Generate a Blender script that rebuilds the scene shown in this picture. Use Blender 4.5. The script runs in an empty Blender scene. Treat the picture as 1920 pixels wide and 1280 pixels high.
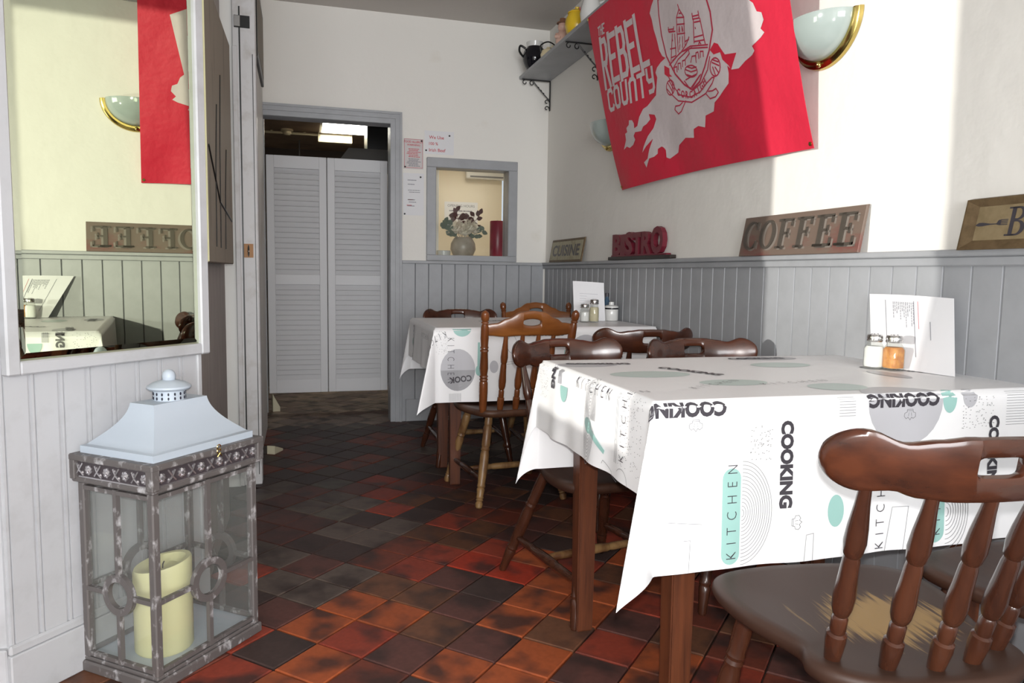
import bpy, bmesh, math, random
from mathutils import Vector, Matrix, Euler
from math import sin, cos, pi, radians, sqrt, atan2, hypot
random.seed(7)
S = bpy.context.scene
COL = S.collection

# ------------------------------------------------------------------ camera, world, lamps, exposure
def cam_axes(yaw, pitch, roll):
    f = Vector((sin(yaw)*cos(pitch), cos(yaw)*cos(pitch), -sin(pitch)))
    r = Vector((cos(yaw), -sin(yaw), 0)); u = r.cross(f)
    return cos(roll)*r + sin(roll)*u, -sin(roll)*r + cos(roll)*u, f
cr, cu, cf = cam_axes(0.2796, 0.0921, 0.0149)
cam = bpy.data.cameras.new('camera'); cam.sensor_width = 36; cam.lens = 1380/1920*36; cam.clip_start = .02
co = bpy.data.objects.new('camera', cam); COL.objects.link(co); S.camera = co
co.matrix_world = Matrix(((cr.x, cu.x, -cf.x, 0), (cr.y, cu.y, -cf.y, 0), (cr.z, cu.z, -cf.z, 1.0), (0, 0, 0, 1)))
w = bpy.data.worlds.new('sky'); S.world = w; w.use_nodes = True
w.node_tree.nodes['Background'].inputs[0].default_value = (.75, .85, 1, 1)
w.node_tree.nodes['Background'].inputs[1].default_value = 1.0
def lamp(name, kind, loc, direction, energy, color=(1, 1, 1), **kw):
    l = bpy.data.lights.new(name, kind); l.energy = energy; l.color = color
    for k, v in kw.items(): setattr(l, k, v)
    o = bpy.data.objects.new(name, l); COL.objects.link(o); o.location = loc
    o.rotation_euler = Vector(direction).to_track_quat('-Z', 'Y').to_euler()
    return o
BOUNCE_D = Vector((.972, .2158, -.07))
lamp('mirror_bounce_sun', 'SUN', (-6, 0, 3), BOUNCE_D, 2.45, (1, .97, .9), angle=radians(.5))  # added sun lamp, imitates the flash patch the mirror throws on the right wall
fl = Vector((0, 0, 1)) + cu*.036 + cr*.010 + cf*.012
lamp('camera_flash', 'AREA', fl, cf, 22, (1, .985, .97), shape='DISK', size=.022)
lamp('window_daylight', 'AREA', (-.3, -4.42, 1.5), (0, 1, -.02), 250, (.97, .985, 1), shape='RECTANGLE', size=3.0, size_y=1.7)
lamp('alcove_fill', 'AREA', (1.22, 5.35, 1.93), (0, 0, -1), 2.2, (1, .93, .82), shape='DISK', size=.25)  # added fill with no fitting, brightens the alcove
S.view_settings.view_transform = 'Standard'; S.view_settings.look = 'None'
S.view_settings.exposure = 0.0; S.view_settings.gamma = 1; S.view_settings.use_curve_mapping = False
S.cycles.use_denoising = True

# ------------------------------------------------------------------ materials
def mat(name, color, rough=.5, metal=0, spec=.5, bump=None, vary=None, coat=0, trans=0, emit=None, alpha=None):
    m = bpy.data.materials.new(name); m.use_nodes = True
    nt = m.node_tree; b = nt.nodes['Principled BSDF']
    b.inputs['Base Color'].default_value = (*color, 1); b.inputs['Roughness'].default_value = rough
    b.inputs['Metallic'].default_value = metal; b.inputs['Specular IOR Level'].default_value = spec
    b.inputs['Coat Weight'].default_value = coat; b.inputs['Transmission Weight'].default_value = trans
    if emit: b.inputs['Emission Color'].default_value = (*emit[0], 1); b.inputs['Emission Strength'].default_value = emit[1]
    if vary:   # (scale, second colour, low, high, stretch)
        sc, c2, lo, hi = vary[:4]; st = vary[4] if len(vary) > 4 else (1, 1, 1)
        tc = nt.nodes.new('ShaderNodeTexCoord'); mp = nt.nodes.new('ShaderNodeMapping'); mp.inputs['Scale'].default_value = st
        nz = nt.nodes.new('ShaderNodeTexNoise'); nz.inputs['Scale'].default_value = sc; nz.inputs['Detail'].default_value = 5; nz.inputs['Roughness'].default_value = .6
        rp = nt.nodes.new('ShaderNodeMapRange'); rp.inputs[1].default_value = lo; rp.inputs[2].default_value = hi
        mx = nt.nodes.new('ShaderNodeMix'); mx.data_type = 'RGBA'; mx.inputs[6].default_value = (*color, 1); mx.inputs[7].default_value = (*c2, 1)
        L = nt.links.new
        L(tc.outputs['Object'], mp.inputs[0]); L(mp.outputs[0], nz.inputs['Vector']); L(nz.outputs[0], rp.inputs[0]); L(rp.outputs[0], mx.inputs[0]); L(mx.outputs[2], b.inputs['Base Color'])
    if bump:   # (scale, strength, distance)
        tc = nt.nodes.new('ShaderNodeTexCoord'); nz = nt.nodes.new('ShaderNodeTexNoise'); nz.inputs['Scale'].default_value = bump[0]; nz.inputs['Detail'].default_value = 4
        bp = nt.nodes.new('ShaderNodeBump'); bp.inputs['Strength'].default_value = bump[1]; bp.inputs['Distance'].default_value = bump[2]
        nt.links.new(tc.outputs['Object'], nz.inputs['Vector']); nt.links.new(nz.outputs[0], bp.inputs['Height']); nt.links.new(bp.outputs[0], b.inputs['Normal'])
    return m
M = {}
M['plaster'] = mat('plaster', (.82, .80, .755), .75, bump=(9, .35, .012), vary=(1.6, (.66, .60, .50), .60, .82))
M['ceiling'] = mat('ceiling_paint', (.62, .585, .55), .9, bump=(40, .3, .004))
M['grey'] = mat('grey_paint', (.355, .365, .385), .42, vary=(7, (.31, .32, .335), .4, .7), bump=(60, .08, .002))
M['grey_pale'] = mat('pale_grey_paint', (.49, .495, .515), .4, vary=(9, (.40, .40, .41), .5, .8))
M['grey_board'] = mat('weathered_grey_board', (.36, .33, .31), .6, vary=(25, (.22, .20, .18), .4, .75, (3, 3, .15)))
M['post'] = mat('post_paint', (.62, .615, .62), .5, vary=(14, (.50, .48, .46), .5, .75))
M['grout'] = mat('grout', (.035, .027, .022), .8)
M['dark_wood'] = mat('dark_stained_wood', (.075, .022, .010), .22, coat=.25, vary=(26, (.030, .010, .006), .35, .7, (.18, 1, 1)))
M['dark_wood_v'] = mat('dark_stained_turned_wood', (.066, .022, .011), .22, coat=.25, vary=(22, (.030, .010, .006), .35, .7, (1, 1, .15)))
M['honey_wood'] = mat('honey_wood', (.27, .095, .022), .28, coat=.3, vary=(20, (.15, .045, .010), .35, .7, (.2, 1, 1)))
M['honey_wood_v'] = mat('honey_turned_wood', (.20, .062, .018), .26, coat=.3, vary=(20, (.10, .028, .008), .35, .7, (1, 1, .2)))
M['worn_leg'] = mat('worn_turned_wood', (.26, .15, .06), .4, vary=(18, (.10, .04, .016), .42, .62, (1, 1, .25)))
M['table_wood'] = mat('table_leg_wood', (.115, .034, .013), .4, vary=(30, (.06, .018, .008), .4, .65, (2, 2, .12)))
M['cloth'] = mat('vinyl_tablecloth', (.87, .87, .88), .34, spec=.5, bump=(14, .12, .006))
M['ink'] = mat('black_print', (.05, .045, .055), .4)
M['ink_line'] = mat('fine_grey_print', (.20, .20, .21), .4)
M['mint'] = mat('mint_print', (.33, .56, .52), .4)
M['mint_sheen'] = mat('mint_print_sheen', (.56, .66, .63), .34)  # same mint print, lightened to paint in the tabletop's grazing sheen
M['ink_grey'] = mat('pale_grey_print', (.50, .50, .53), .4)
M['mid_grey'] = mat('mid_grey_print', (.34, .34, .36), .4)
M['red'] = mat('red_polyester', (.66, .016, .050), .55, bump=(7, .5, .02))
M['flag_white'] = mat('white_flag_print', (.68, .60, .61), .6, bump=(7, .4, .02))
M['flag_line'] = mat('red_flag_line', (.52, .025, .07), .6)
M['brass'] = mat('brass', (.55, .42, .14), .18, metal=1)
M['opal'] = mat('opal_glass', (.36, .42, .40), .12, coat=.5)
M['iron'] = mat('black_iron', (.012, .012, .013), .4)
M['black'] = mat('black_glaze', (.008, .008, .012), .08)
M['white_glaze'] = mat('white_glaze', (.72, .72, .70), .15)
M['cream'] = mat('cream_glaze', (.72, .62, .40), .2)
M['yellow'] = mat('yellow_glaze', (.75, .50, .03), .2)
M['pink'] = mat('pink_glaze', (.65, .42, .34), .3)
M['terracotta'] = mat('brown_glaze', (.20, .09, .05), .3)
M['paper'] = mat('paper', (.76, .76, .78), .6)
M['paper_pink'] = mat('pinkish_paper', (.62, .58, .58), .6)
M['red_ink'] = mat('red_ink', (.55, .06, .08), .6)
M['grey_ink'] = mat('grey_ink', (.25, .25, .28), .6)
M['pin'] = mat('pin_head', (.02, .02, .02), .3)
M['chrome'] = mat('chrome', (.62, .61, .60), .18, metal=1)
M['salt'] = mat('salt', (.85, .85, .85), .8)
M['pepper'] = mat('ground_pepper', (.62, .27, .05), .7, vary=(60, (.48, .17, .03), .4, .6))
M['candle'] = mat('cream_wax', (.74, .72, .40), .45)
M['red_wax'] = mat('red_wax', (.22, .012, .035), .35, vary=(6, (.40, .05, .08), .45, .65))
M['sign_brown'] = mat('sign_board', (.16, .115, .09), .5, vary=(6, (.17, .06, .05), .52, .62, (1, .4, 1)))
M['sign_metal'] = mat('sign_letters', (.10, .085, .07), .32, metal=.3)
M['sign_pale'] = mat('pale_sign_backing', (.22, .19, .165), .5)
M['sign_tan'] = mat('tan_sign', (.25, .19, .105), .55, vary=(30, (.19, .14, .07), .4, .7))
M['sign_tan_dark'] = mat('tan_sign_edge', (.13, .085, .04), .55, vary=(40, (.08, .05, .02), .4, .7))
M['cuisine'] = mat('cuisine_enamel', (.36, .33, .22), .5, vary=(25, (.22, .18, .09), .5, .75))
M['burgundy'] = mat('burgundy_paint', (.15, .012, .026), .4)
M['espresso'] = mat('espresso_base', (.018, .012, .010), .4)
M['canvas_side'] = mat('canvas_edge', (.72, .70, .42), .7)
M['canvas_face'] = mat('canvas_print', (.27, .235, .185), .7, vary=(9, (.10, .09, .08), .55, .8, (1, 2, .25)))
M['silver_wood'] = mat('silvered_wood', (.115, .103, .10), .45, vary=(42, (.50, .49, .50), .55, .72, (1, 1, .6)))
M['silver_relief'] = mat('embossed_tin', (.62, .60, .62), .28, metal=.85)
M['relief_back'] = mat('dark_frieze_ground', (.05, .04, .045), .5)
M['tin'] = mat('grey_blue_tin', (.47, .53, .60), .45, bump=(120, .05, .002))
M['dark_hole'] = mat('dark_vent', (.01, .01, .025), .6)
M['stain'] = mat('kitchen_ceiling', (.42, .31, .21), .8, vary=(3, (.28, .21, .15), .4, .7))
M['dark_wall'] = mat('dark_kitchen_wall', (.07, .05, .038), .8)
M['louvre'] = mat('louvre_paint', (.68, .68, .695), .5)
M['alcove'] = mat('cream_alcove', (.80, .72, .58), .7)
M['panel_light'] = mat('ceiling_panel_light', (1, 1, .95), .5, emit=((1, .98, .88), 22))
M['vase'] = mat('stone_vase', (.50, .44, .37), .35, vary=(14, (.38, .33, .27), .4, .7))
M['petal'] = mat('cream_petal', (.80, .74, .63), .6)
M['leaf_dark'] = mat('dark_red_leaf', (.10, .045, .04), .5)
M['leaf_green'] = mat('grey_green_leaf', (.16, .20, .16), .55)
M['steel_dark'] = mat('dark_steel', (.02, .02, .02), .35, metal=.4)
M['steel'] = mat('worn_steel', (.30, .29, .28), .4, metal=.7)
M['bare_wood'] = mat('bare_orange_wood', (.40, .20, .08), .6)
M['white_paint'] = mat('white_gloss', (.86, .85, .82), .5)
M['wedge'] = mat('cream_wedge', (.62, .58, .42), .6)
def glassy(name, tint, gloss, dust=0):
    m = bpy.data.materials.new(name); m.use_nodes = True; nt = m.node_tree; nt.nodes.clear()
    o = nt.nodes.new('ShaderNodeOutputMaterial'); t = nt.nodes.new('ShaderNodeBsdfTransparent'); t.inputs[0].default_value = (*tint, 1)
    g = nt.nodes.new('ShaderNodeBsdfGlossy'); g.inputs['Roughness'].default_value = .03
    f = nt.nodes.new('ShaderNodeLayerWeight'); f.inputs[0].default_value = .5
    pw = nt.nodes.new('ShaderNodeMath'); pw.operation = 'POWER'; pw.inputs[1].default_value = 4; nt.links.new(f.outputs['Facing'], pw.inputs[0]); f = pw
    a = nt.nodes.new('ShaderNodeMath'); a.operation = 'MULTIPLY_ADD'; a.inputs[1].default_value = .35; a.inputs[2].default_value = gloss; a.use_clamp = True
    x = nt.nodes.new('ShaderNodeMixShader')
    nt.links.new(f.outputs[0], a.inputs[0]); nt.links.new(a.outputs[0], x.inputs[0]); nt.links.new(t.outputs[0], x.inputs[1]); nt.links.new(g.outputs[0], x.inputs[2])
    if dust:
        df = nt.nodes.new('ShaderNodeBsdfDiffuse'); df.inputs[0].default_value = (.55, .57, .55, 1); x2 = nt.nodes.new('ShaderNodeMixShader'); x2.inputs[0].default_value = dust
        nt.links.new(x.outputs[0], x2.inputs[1]); nt.links.new(df.outputs[0], x2.inputs[2]); x = x2
    nt.links.new(x.outputs[0], o.inputs[0])
    return m
M['glass'] = glassy('clear_glass', (.90, .91, .90), .01)
M['lantern_glass'] = glassy('dusty_lantern_glass', (.975, .98, .975), .03, .05)
M['jar_glass'] = glassy('jar_glass', (.93, .94, .92), .06, .04)
M['mirror'] = mat('mirror_silvering', (.69, .725, .56), .0, metal=1)
def tile_material(attr):
    m = bpy.data.materials.new('quarry_tile_field' if attr else 'quarry_tile'); m.use_nodes = True; nt = m.node_tree; b = nt.nodes['Principled BSDF']; L = nt.links.new
    tc = nt.nodes.new('ShaderNodeTexCoord'); add = nt.nodes.new('ShaderNodeVectorMath'); add.operation = 'ADD'
    L(tc.outputs['Object'], add.inputs[0])
    if attr:
        a = nt.nodes.new('ShaderNodeAttribute'); a.attribute_name = 'Col'; colr = a.outputs['Color']
    else:
        oi = nt.nodes.new('ShaderNodeObjectInfo'); colr = oi.outputs['Color']
        ml = nt.nodes.new('ShaderNodeVectorMath'); ml.operation = 'SCALE'; ml.inputs[3].default_value = 40
        cb = nt.nodes.new('ShaderNodeCombineXYZ'); L(oi.outputs['Random'], cb.inputs[0]); L(oi.outputs['Random'], cb.inputs[1]); L(cb.outputs[0], ml.inputs[0]); L(ml.outputs[0], add.inputs[1])
    nz = nt.nodes.new('ShaderNodeTexNoise'); nz.inputs['Scale'].default_value = 8; nz.inputs['Detail'].default_value = 2; L(add.outputs[0], nz.inputs['Vector'])
    rp = nt.nodes.new('ShaderNodeMapRange'); rp.inputs[1].default_value = .45; rp.inputs[2].default_value = .66; rp.inputs[4].default_value = .85; L(nz.outputs[0], rp.inputs[0])
    n2 = nt.nodes.new('ShaderNodeTexNoise'); n2.inputs['Scale'].default_value = 70; n2.inputs['Detail'].default_value = 4; L(add.outputs[0], n2.inputs['Vector'])
    mx = nt.nodes.new('ShaderNodeMix'); mx.data_type = 'RGBA'; mx.inputs[7].default_value = (.040, .026, .024, 1); L(rp.outputs[0], mx.inputs[0]); L(colr, mx.inputs[6])
    hs = nt.nodes.new('ShaderNodeHueSaturation'); L(mx.outputs[2], hs.inputs['Color'])
    r2 = nt.nodes.new('ShaderNodeMapRange'); r2.inputs[3].default_value = .75; r2.inputs[4].default_value = 1.25; L(n2.outputs[0], r2.inputs[0]); L(r2.outputs[0], hs.inputs['Value'])
    L(hs.outputs[0], b.inputs['Base Color']); b.inputs['Roughness'].default_value = .5; b.inputs['Specular IOR Level'].default_value = .25
    bp = nt.nodes.new('ShaderNodeBump'); bp.inputs['Strength'].default_value = .15; bp.inputs['Distance'].default_value = .002; L(n2.outputs[0], bp.inputs['Height']); L(bp.outputs[0], b.inputs['Normal'])
    return m
M['tile'] = tile_material(False); M['tile_field'] = tile_material(True)
def worn_seat_material(cx, cy, rx, ry):
    m = mat('worn_seat_wood', (.040, .018, .011), .5, coat=0, spec=.3); nt = m.node_tree; b = nt.nodes['Principled BSDF']; L = nt.links.new
    tc = nt.nodes.new('ShaderNodeTexCoord'); mp = nt.nodes.new('ShaderNodeMapping')
    mp.inputs['Location'].default_value = (-cx/rx, -cy/ry, 0); mp.inputs['Scale'].default_value = (1/rx, 1/ry, 0)
    ln = nt.nodes.new('ShaderNodeVectorMath'); ln.operation = 'LENGTH'
    L(tc.outputs['Object'], mp.inputs[0]); L(mp.outputs[0], ln.inputs[0])
    m2 = nt.nodes.new('ShaderNodeMapping'); m2.inputs['Scale'].default_value = (1, .07, 1); m2.inputs['Rotation'].default_value = (0, 0, .35)
    nz = nt.nodes.new('ShaderNodeTexNoise'); nz.inputs['Scale'].default_value = 120; nz.inputs['Detail'].default_value = 4
    L(tc.outputs['Object'], m2.inputs[0]); L(m2.outputs[0], nz.inputs['Vector'])
    s = nt.nodes.new('ShaderNodeMath'); s.operation = 'MULTIPLY_ADD'; s.inputs[1].default_value = 1.9; L(nz.outputs[0], s.inputs[0]); L(ln.outputs['Value'], s.inputs[2])
    rp = nt.nodes.new('ShaderNodeMapRange'); rp.inputs[1].default_value = 1.95; rp.inputs[2].default_value = 1.60; rp.inputs[3].default_value = 0; rp.inputs[4].default_value = 1; L(s.outputs[0], rp.inputs[0])
    mx = nt.nodes.new('ShaderNodeMix'); mx.data_type = 'RGBA'; mx.inputs[6].default_value = (.042, .020, .013, 1); mx.inputs[7].default_value = (.27, .165, .06, 1)
    L(rp.outputs[0], mx.inputs[0]); L(mx.outputs[2], b.inputs['Base Color'])
    return m
M['seat'] = worn_seat_material(.03, -.045, .13, .095)
M['seat_plain'] = mat('dark_seat_wood', (.050, .022, .013), .5, coat=0, spec=.3, vary=(30, (.034, .014, .009), .4, .7, (1, .15, 1)))
M['seat_mid'] = mat('brown_seat_wood', (.085, .036, .018), .45, coat=0, spec=.35, vary=(30, (.05, .02, .011), .4, .7, (1, .15, 1)))

# ------------------------------------------------------------------ mesh helpers
def mk(name, bm, m, parent=None, smooth=True, ang=38, kind=None):
    if isinstance(bm, bmesh.types.BMesh):
        me = bpy.data.meshes.new(name); bm.normal_update(); bm.to_mesh(me); bm.free()
    else: me = bm
    ms = m if isinstance(m, (list, tuple)) else [m]
    for x in ms: me.materials.append(x)
    if smooth:
        me.polygons.foreach_set('use_smooth', [True]*len(me.polygons)); me.set_sharp_from_angle(angle=radians(ang))
    o = bpy.data.objects.new(name, me); COL.objects.link(o)
    if parent: o.parent = parent
    if kind: o['kind'] = kind
    return o
def tag(o, label, cat, group=None):
    o['label'] = label; o['category'] = cat
    if group: o['group'] = group
    return o
def thing(name, label, cat, loc=(0, 0, 0), rz=0, group=None, rot=None):
    o = bpy.data.objects.new(name, None); COL.objects.link(o); o.location = loc
    o.rotation_euler = rot if rot else (0, 0, rz); o.empty_display_size = .05
    return tag(o, label, cat, group)
def struct(o): o['kind'] = 'structure'; return o
def group_empty(name, kind='structure', loc=(0, 0, 0), rz=0):
    o = bpy.data.objects.new(name, None); COL.objects.link(o); o.location = loc; o.rotation_euler = (0, 0, rz); o['kind'] = kind; return o
def dup(root, loc, rz, label, name=None, group=None, scale=None):
    r = root.copy(); COL.objects.link(r); r.location = loc; r.rotation_euler = (0, 0, rz); r['label'] = label
    if scale: r.scale = (scale,)*3
    if group: r['group'] = group
    for ch in list(root.children):
        c = ch.copy(); COL.objects.link(c); c.parent = r
        for g in list(ch.children):
            d = g.copy(); COL.objects.link(d); d.parent = c
    return r
def NB(): return bmesh.new()
def box(bm, c, s, rot=None, bev=0, seg=1, mi=0):
    M4 = Matrix.Translation(c) @ (rot.to_matrix().to_4x4() if isinstance(rot, Euler) else (rot if rot is not None else Matrix())) @ Matrix.Diagonal((s[0], s[1], s[2], 1))
    r = bmesh.ops.create_cube(bm, size=1, matrix=M4); vs = r['verts']
    fs = set(f for v in vs for f in v.link_faces)
    for f in fs: f.material_index = mi
    if bev:
        es = list(set(e for v in vs for e in v.link_edges))
        bmesh.ops.bevel(bm, geom=es, offset=bev, segments=seg, affect='EDGES', profile=.5)
    return bm
def boxm(*a, **k): return box(NB(), *a, **k)
def lathe(bm, prof, n=16, mtx=None, cap=True, mi=0, arc=2*pi):
    mtx = mtx or Matrix(); rings = []; full = arc > 2*pi-.01
    for r, z in prof:
        rings.append([bm.verts.new(mtx @ Vector((r*cos(arc*i/n), r*sin(arc*i/n), z))) for i in range(n if full else n+1)])
    for a, b in zip(rings, rings[1:]):
        for i in range(n):
            j = (i+1) % n if full else i+1
            try:
                f = bm.faces.new((a[i], a[j], b[j], b[i])); f.material_index = mi
            except ValueError: pass
    if cap and full:
        for rg, fl_ in ((rings[0], True), (rings[-1], False)):
            f = bm.faces.new(rg[::-1] if fl_ else rg); f.material_index = mi
    return bm
def along(p, q):
    p, q = Vector(p), Vector(q); d = q-p
    return Matrix.Translation(p) @ d.to_track_quat('Z', 'Y').to_matrix().to_4x4(), d.length
def turned(bm, p, q, prof, n=12, mi=0):    # prof: (t 0..1, radius)
    m, L = along(p, q); return lathe(bm, [(r, t*L) for t, r in prof], n, m, mi=mi)
def tube(bm, pts, r, n=8, closed=False, mi=0):
    pts = [Vector(p) for p in pts]; rings = []; N = len(pts); up = None
    for i, p in enumerate(pts):
        if closed: d = pts[(i+1) % N]-pts[i-1]
        else: d = pts[min(i+1, N-1)]-pts[max(i-1, 0)]
        d.normalize()
        if up is None: up = d.orthogonal().normalized()
        up = (up-d*up.dot(d)).normalized(); s = d.cross(up)
        rr = r[i] if isinstance(r, (list, tuple)) else r
        rings.append([bm.verts.new(p+(up*cos(2*pi*k/n)+s*sin(2*pi*k/n))*rr) for k in range(n)])
    for i in range(N if closed else N-1):
        a, b = rings[i], rings[(i+1) % N]
        for k in range(n):
            f = bm.faces.new((a[k], a[(k+1) % n], b[(k+1) % n], b[k])); f.material_index = mi
    if not closed: bm.faces.new(rings[0][::-1]); bm.faces.new(rings[-1])
    return bm
def loft(bm, rings, closed=True, cap=True, mi=0):
    vr = [[bm.verts.new(p) for p in r] for r in rings]; n = len(vr[0])
    for a, b in zip(vr, vr[1:]):
        for k in range(n if closed else n-1):
            f = bm.faces.new((a[k], a[(k+1) % n], b[(k+1) % n], b[k])); f.material_index = mi
    if cap: bm.faces.new(vr[0][::-1]); bm.faces.new(vr[-1])
    return vr
def spline(pts, n, closed=False):     # catmull-rom resample
    P = [Vector(p) for p in pts]; N = len(P); out = []
    segs = N if closed else N-1
    for i in range(segs):
        p0 = P[(i-1) % N] if closed or i > 0 else P[0]; p1 = P[i]; p2 = P[(i+1) % N]; p3 = P[(i+2) % N] if closed or i+2 < N else P[-1]
        for k in range(n):
            t = k/n
            out.append(.5*((2*p1)+(p2-p0)*t+(2*p0-5*p1+4*p2-p3)*t*t+(3*p1-p0-3*p2+p3)*t**3))
    if not closed: out.append(P[-1])
    return out
# flat shapes: lists of (x, y) and faces, later mapped on to a surface
def cur2mesh(cu):
    o = bpy.data.objects.new('tmp', cu); COL.objects.link(o)
    dg = bpy.context.evaluated_depsgraph_get(); dg.update(); me = bpy.data.meshes.new_from_object(o.evaluated_get(dg))
    V = [(v.co.x, v.co.y) for v in me.vertices]; F = [tuple(p.vertices) for p in me.polygons]
    bpy.data.objects.remove(o); bpy.data.curves.remove(cu); bpy.data.meshes.remove(me)
    return V, F
def text2(s, h=1.0, bold=0.0, wide=1.0, shear=0, space=1.0, align='LEFT'):
    cu_ = bpy.data.curves.new('tmp', 'FONT'); cu_.body = s; cu_.size = 1.0; cu_.offset = bold; cu_.shear = shear; cu_.space_character = space; cu_.fill_mode = 'FRONT'; cu_.resolution_u = 3
    V, F = cur2mesh(cu_)
    if not V: return V, F
    x0 = min(v[0] for v in V); x1 = max(v[0] for v in V); y0 = min(v[1] for v in V); y1 = max(v[1] for v in V)
    k = h/(y1-y0); dx = x0 if align == 'LEFT' else (x0+x1)/2
    return [((v[0]-dx)*k*wide, (v[1]-y0)*k) for v in V], F
def fill2(loops):
    cu_ = bpy.data.curves.new('tmp', 'CURVE'); cu_.dimensions = '2D'; cu_.fill_mode = 'BOTH'
    for lp in loops:
        sp = cu_.splines.new('POLY'); sp.points.add(len(lp)-1); sp.use_cyclic_u = True
        for p, q in zip(sp.points, lp): p.co = (q[0], q[1], 0, 1)
    return cur2mesh(cu_)
def stroke2(pts, wd, closed=False):
    V, F = [], []; N = len(pts)
    pairs = [(pts[i], pts[(i+1) % N]) for i in range(N if closed else N-1)]
    for a, b in pairs:
        d = hypot(b[0]-a[0], b[1]-a[1]) or 1e-9; ux, uy = (b[0]-a[0])/d, (b[1]-a[1])/d; e = wd*.3
        nx, ny = -uy*wd/2, ux*wd/2; i = len(V)
        V += [(a[0]-ux*e+nx, a[1]-uy*e+ny), (a[0]-ux*e-nx, a[1]-uy*e-ny), (b[0]+ux*e-nx, b[1]+uy*e-ny), (b[0]+ux*e+nx, b[1]+uy*e+ny)]; F.append((i, i+1, i+2, i+3))
    return V, F
def merge2(*VF):
    V, F = [], []
    for v, f in VF:
        o = len(V); V += list(v); F += [tuple(i+o for i in q) for q in f]
    return V, F
def xf(VF, ox=0, oy=0, rot=0, sc=1.0, sy=None):
    V, F = VF; c, s = cos(rot), sin(rot); sy = sc if sy is None else sy
    return [(ox+(x*sc)*c-(y*sy)*s, oy+(x*sc)*s+(y*sy)*c) for x, y in V], F
def ellipse(cx, cy, rx, ry, n=28, a0=0, a1=2*pi): return [(cx+rx*cos(a0+(a1-a0)*i/n), cy+ry*sin(a0+(a1-a0)*i/n)) for i in range(n+(0 if a1-a0 > 6.28 else 1))]
def flat(VF, fn, maxlen=None):        # map flat shape with fn(x, y) -> Vector
    bm = NB(); V, F = VF
    vs = [bm.verts.new((x, y, 0)) for x, y in V]
    for f in F:
        try: bm.faces.new([vs[i] for i in f])
        except ValueError: pass
    if maxlen:
        for _ in range(6):
            es = [e for e in bm.edges if e.calc_length() > maxlen]
            if not es: break
            bmesh.ops.subdivide_edges(bm, edges=es, cuts=1, use_grid_fill=False)
            bmesh.ops.triangulate(bm, faces=[f for f in bm.faces if len(f.verts) > 4])
    for f in bm.faces:
        f.normal_update()
    bmesh.ops.recalc_face_normals(bm, faces=bm.faces)
    for v in bm.verts: v.co = fn(v.co.x, v.co.y)
    return bm
def solid(VF, fn, t, nrm):             # extruded flat shape, thickness t along nrm
    bm = flat(VF, fn); nrm = Vector(nrm)
    r = bmesh.ops.extrude_face_region(bm, geom=list(bm.faces))
    for e in r['geom']:
        if isinstance(e, bmesh.types.BMVert): e.co += nrm*t
    bmesh.ops.recalc_face_normals(bm, faces=bm.faces)
    return bm

# ------------------------------------------------------------------ the room
XR, YB, H, D = 1.643, 4.902, 2.642, 1.078
# floor: grout bed and 6 inch quarry tiles laid at 45 degrees
floor = struct(mk('floor', boxm((-.3, 1.8, -.035), (4.6, 13.4, .05)), M['grout'], smooth=False))
P_T = .1545; TA = Vector((.1098, -.1087)); TB = Vector((.1087, .1098)); T0 = Vector((-.0797, 2.298)); TROT = radians(-44.7)
def tile_bm(h=.010):
    bm = NB(); a = P_T/2-.0022; b = a-.003
    loft(bm, [[(x*a, y*a, 0) for x, y in ((-1, -1), (1, -1), (1, 1), (-1, 1))], [(x*a, y*a, h-.0025) for x, y in ((-1, -1), (1, -1), (1, 1), (-1, 1))], [(x*b, y*b, h) for x, y in ((-1, -1), (1, -1), (1, 1), (-1, 1))]], cap=False)
    bm.verts.ensure_lookup_table(); bm.faces.new([bm.verts[i] for i in (8, 9, 10, 11)])
    return bm
OR, RD, RB, DK, GR, BR, PU = (.36, .085, .030), (.27, .048, .028), (.17, .045, .028), (.060, .038, .034), (.12, .090, .075), (.16, .068, .038), (.115, .048, .040)
KNOWN = {(0, -1): PU, (1, -1): OR, (2, -1): RD, (3, -1): PU, (4, -1): OR, (2, -2): OR, (1, -2): DK, (3, -2): RB, (0, -2): RD, (4, -2): DK, (0, 0): GR, (1, 0): OR, (2, 0): OR, (3, 0): BR, (4, 0): PU, (5, 0): OR,
         (0, 1): GR, (1, 1): BR, (2, 1): BR, (3, 1): PU, (4, 1): OR, (5, 1): BR, (-1, 2): DK, (0, 2): RB, (1, 2): RD, (2, 2): PU, (3, 2): DK, (4, 2): OR, (-1, 3): GR, (0, 3): RB, (1, 3): RD, (2, 3): (.36, .04, .02), (3, 3): (.36, .04, .02), (-1, 0): GR, (-1, 1): PU, (-2, 1): GR, (-2, 2): DK,
         (-1, 4): GR, (-2, 3): GR, (-2, 4): DK, (-3, 4): (.11, .09, .07), (-2, 5): RD, (-3, 5): GR, (-1, 5): DK, (5, -1): OR, (5, -2): RD, (3, -3): OR, (2, -3): OR, (1, -3): RD, (6, -1): OR, (6, -2): OR}
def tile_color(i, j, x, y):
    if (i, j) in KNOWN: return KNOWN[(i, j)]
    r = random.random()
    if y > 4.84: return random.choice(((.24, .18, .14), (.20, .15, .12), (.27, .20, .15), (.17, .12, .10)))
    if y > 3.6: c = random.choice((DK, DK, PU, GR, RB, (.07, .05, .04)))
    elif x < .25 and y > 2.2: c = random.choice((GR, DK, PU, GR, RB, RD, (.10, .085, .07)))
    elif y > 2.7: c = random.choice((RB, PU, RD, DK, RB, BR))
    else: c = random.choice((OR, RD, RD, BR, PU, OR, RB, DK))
    k = (.85+.3*random.random())*(1 if y < 2.6 else .75); return tuple(v*k for v in c)  # tiles further back also darkened, painting in the weaker light there
cells = []
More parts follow.
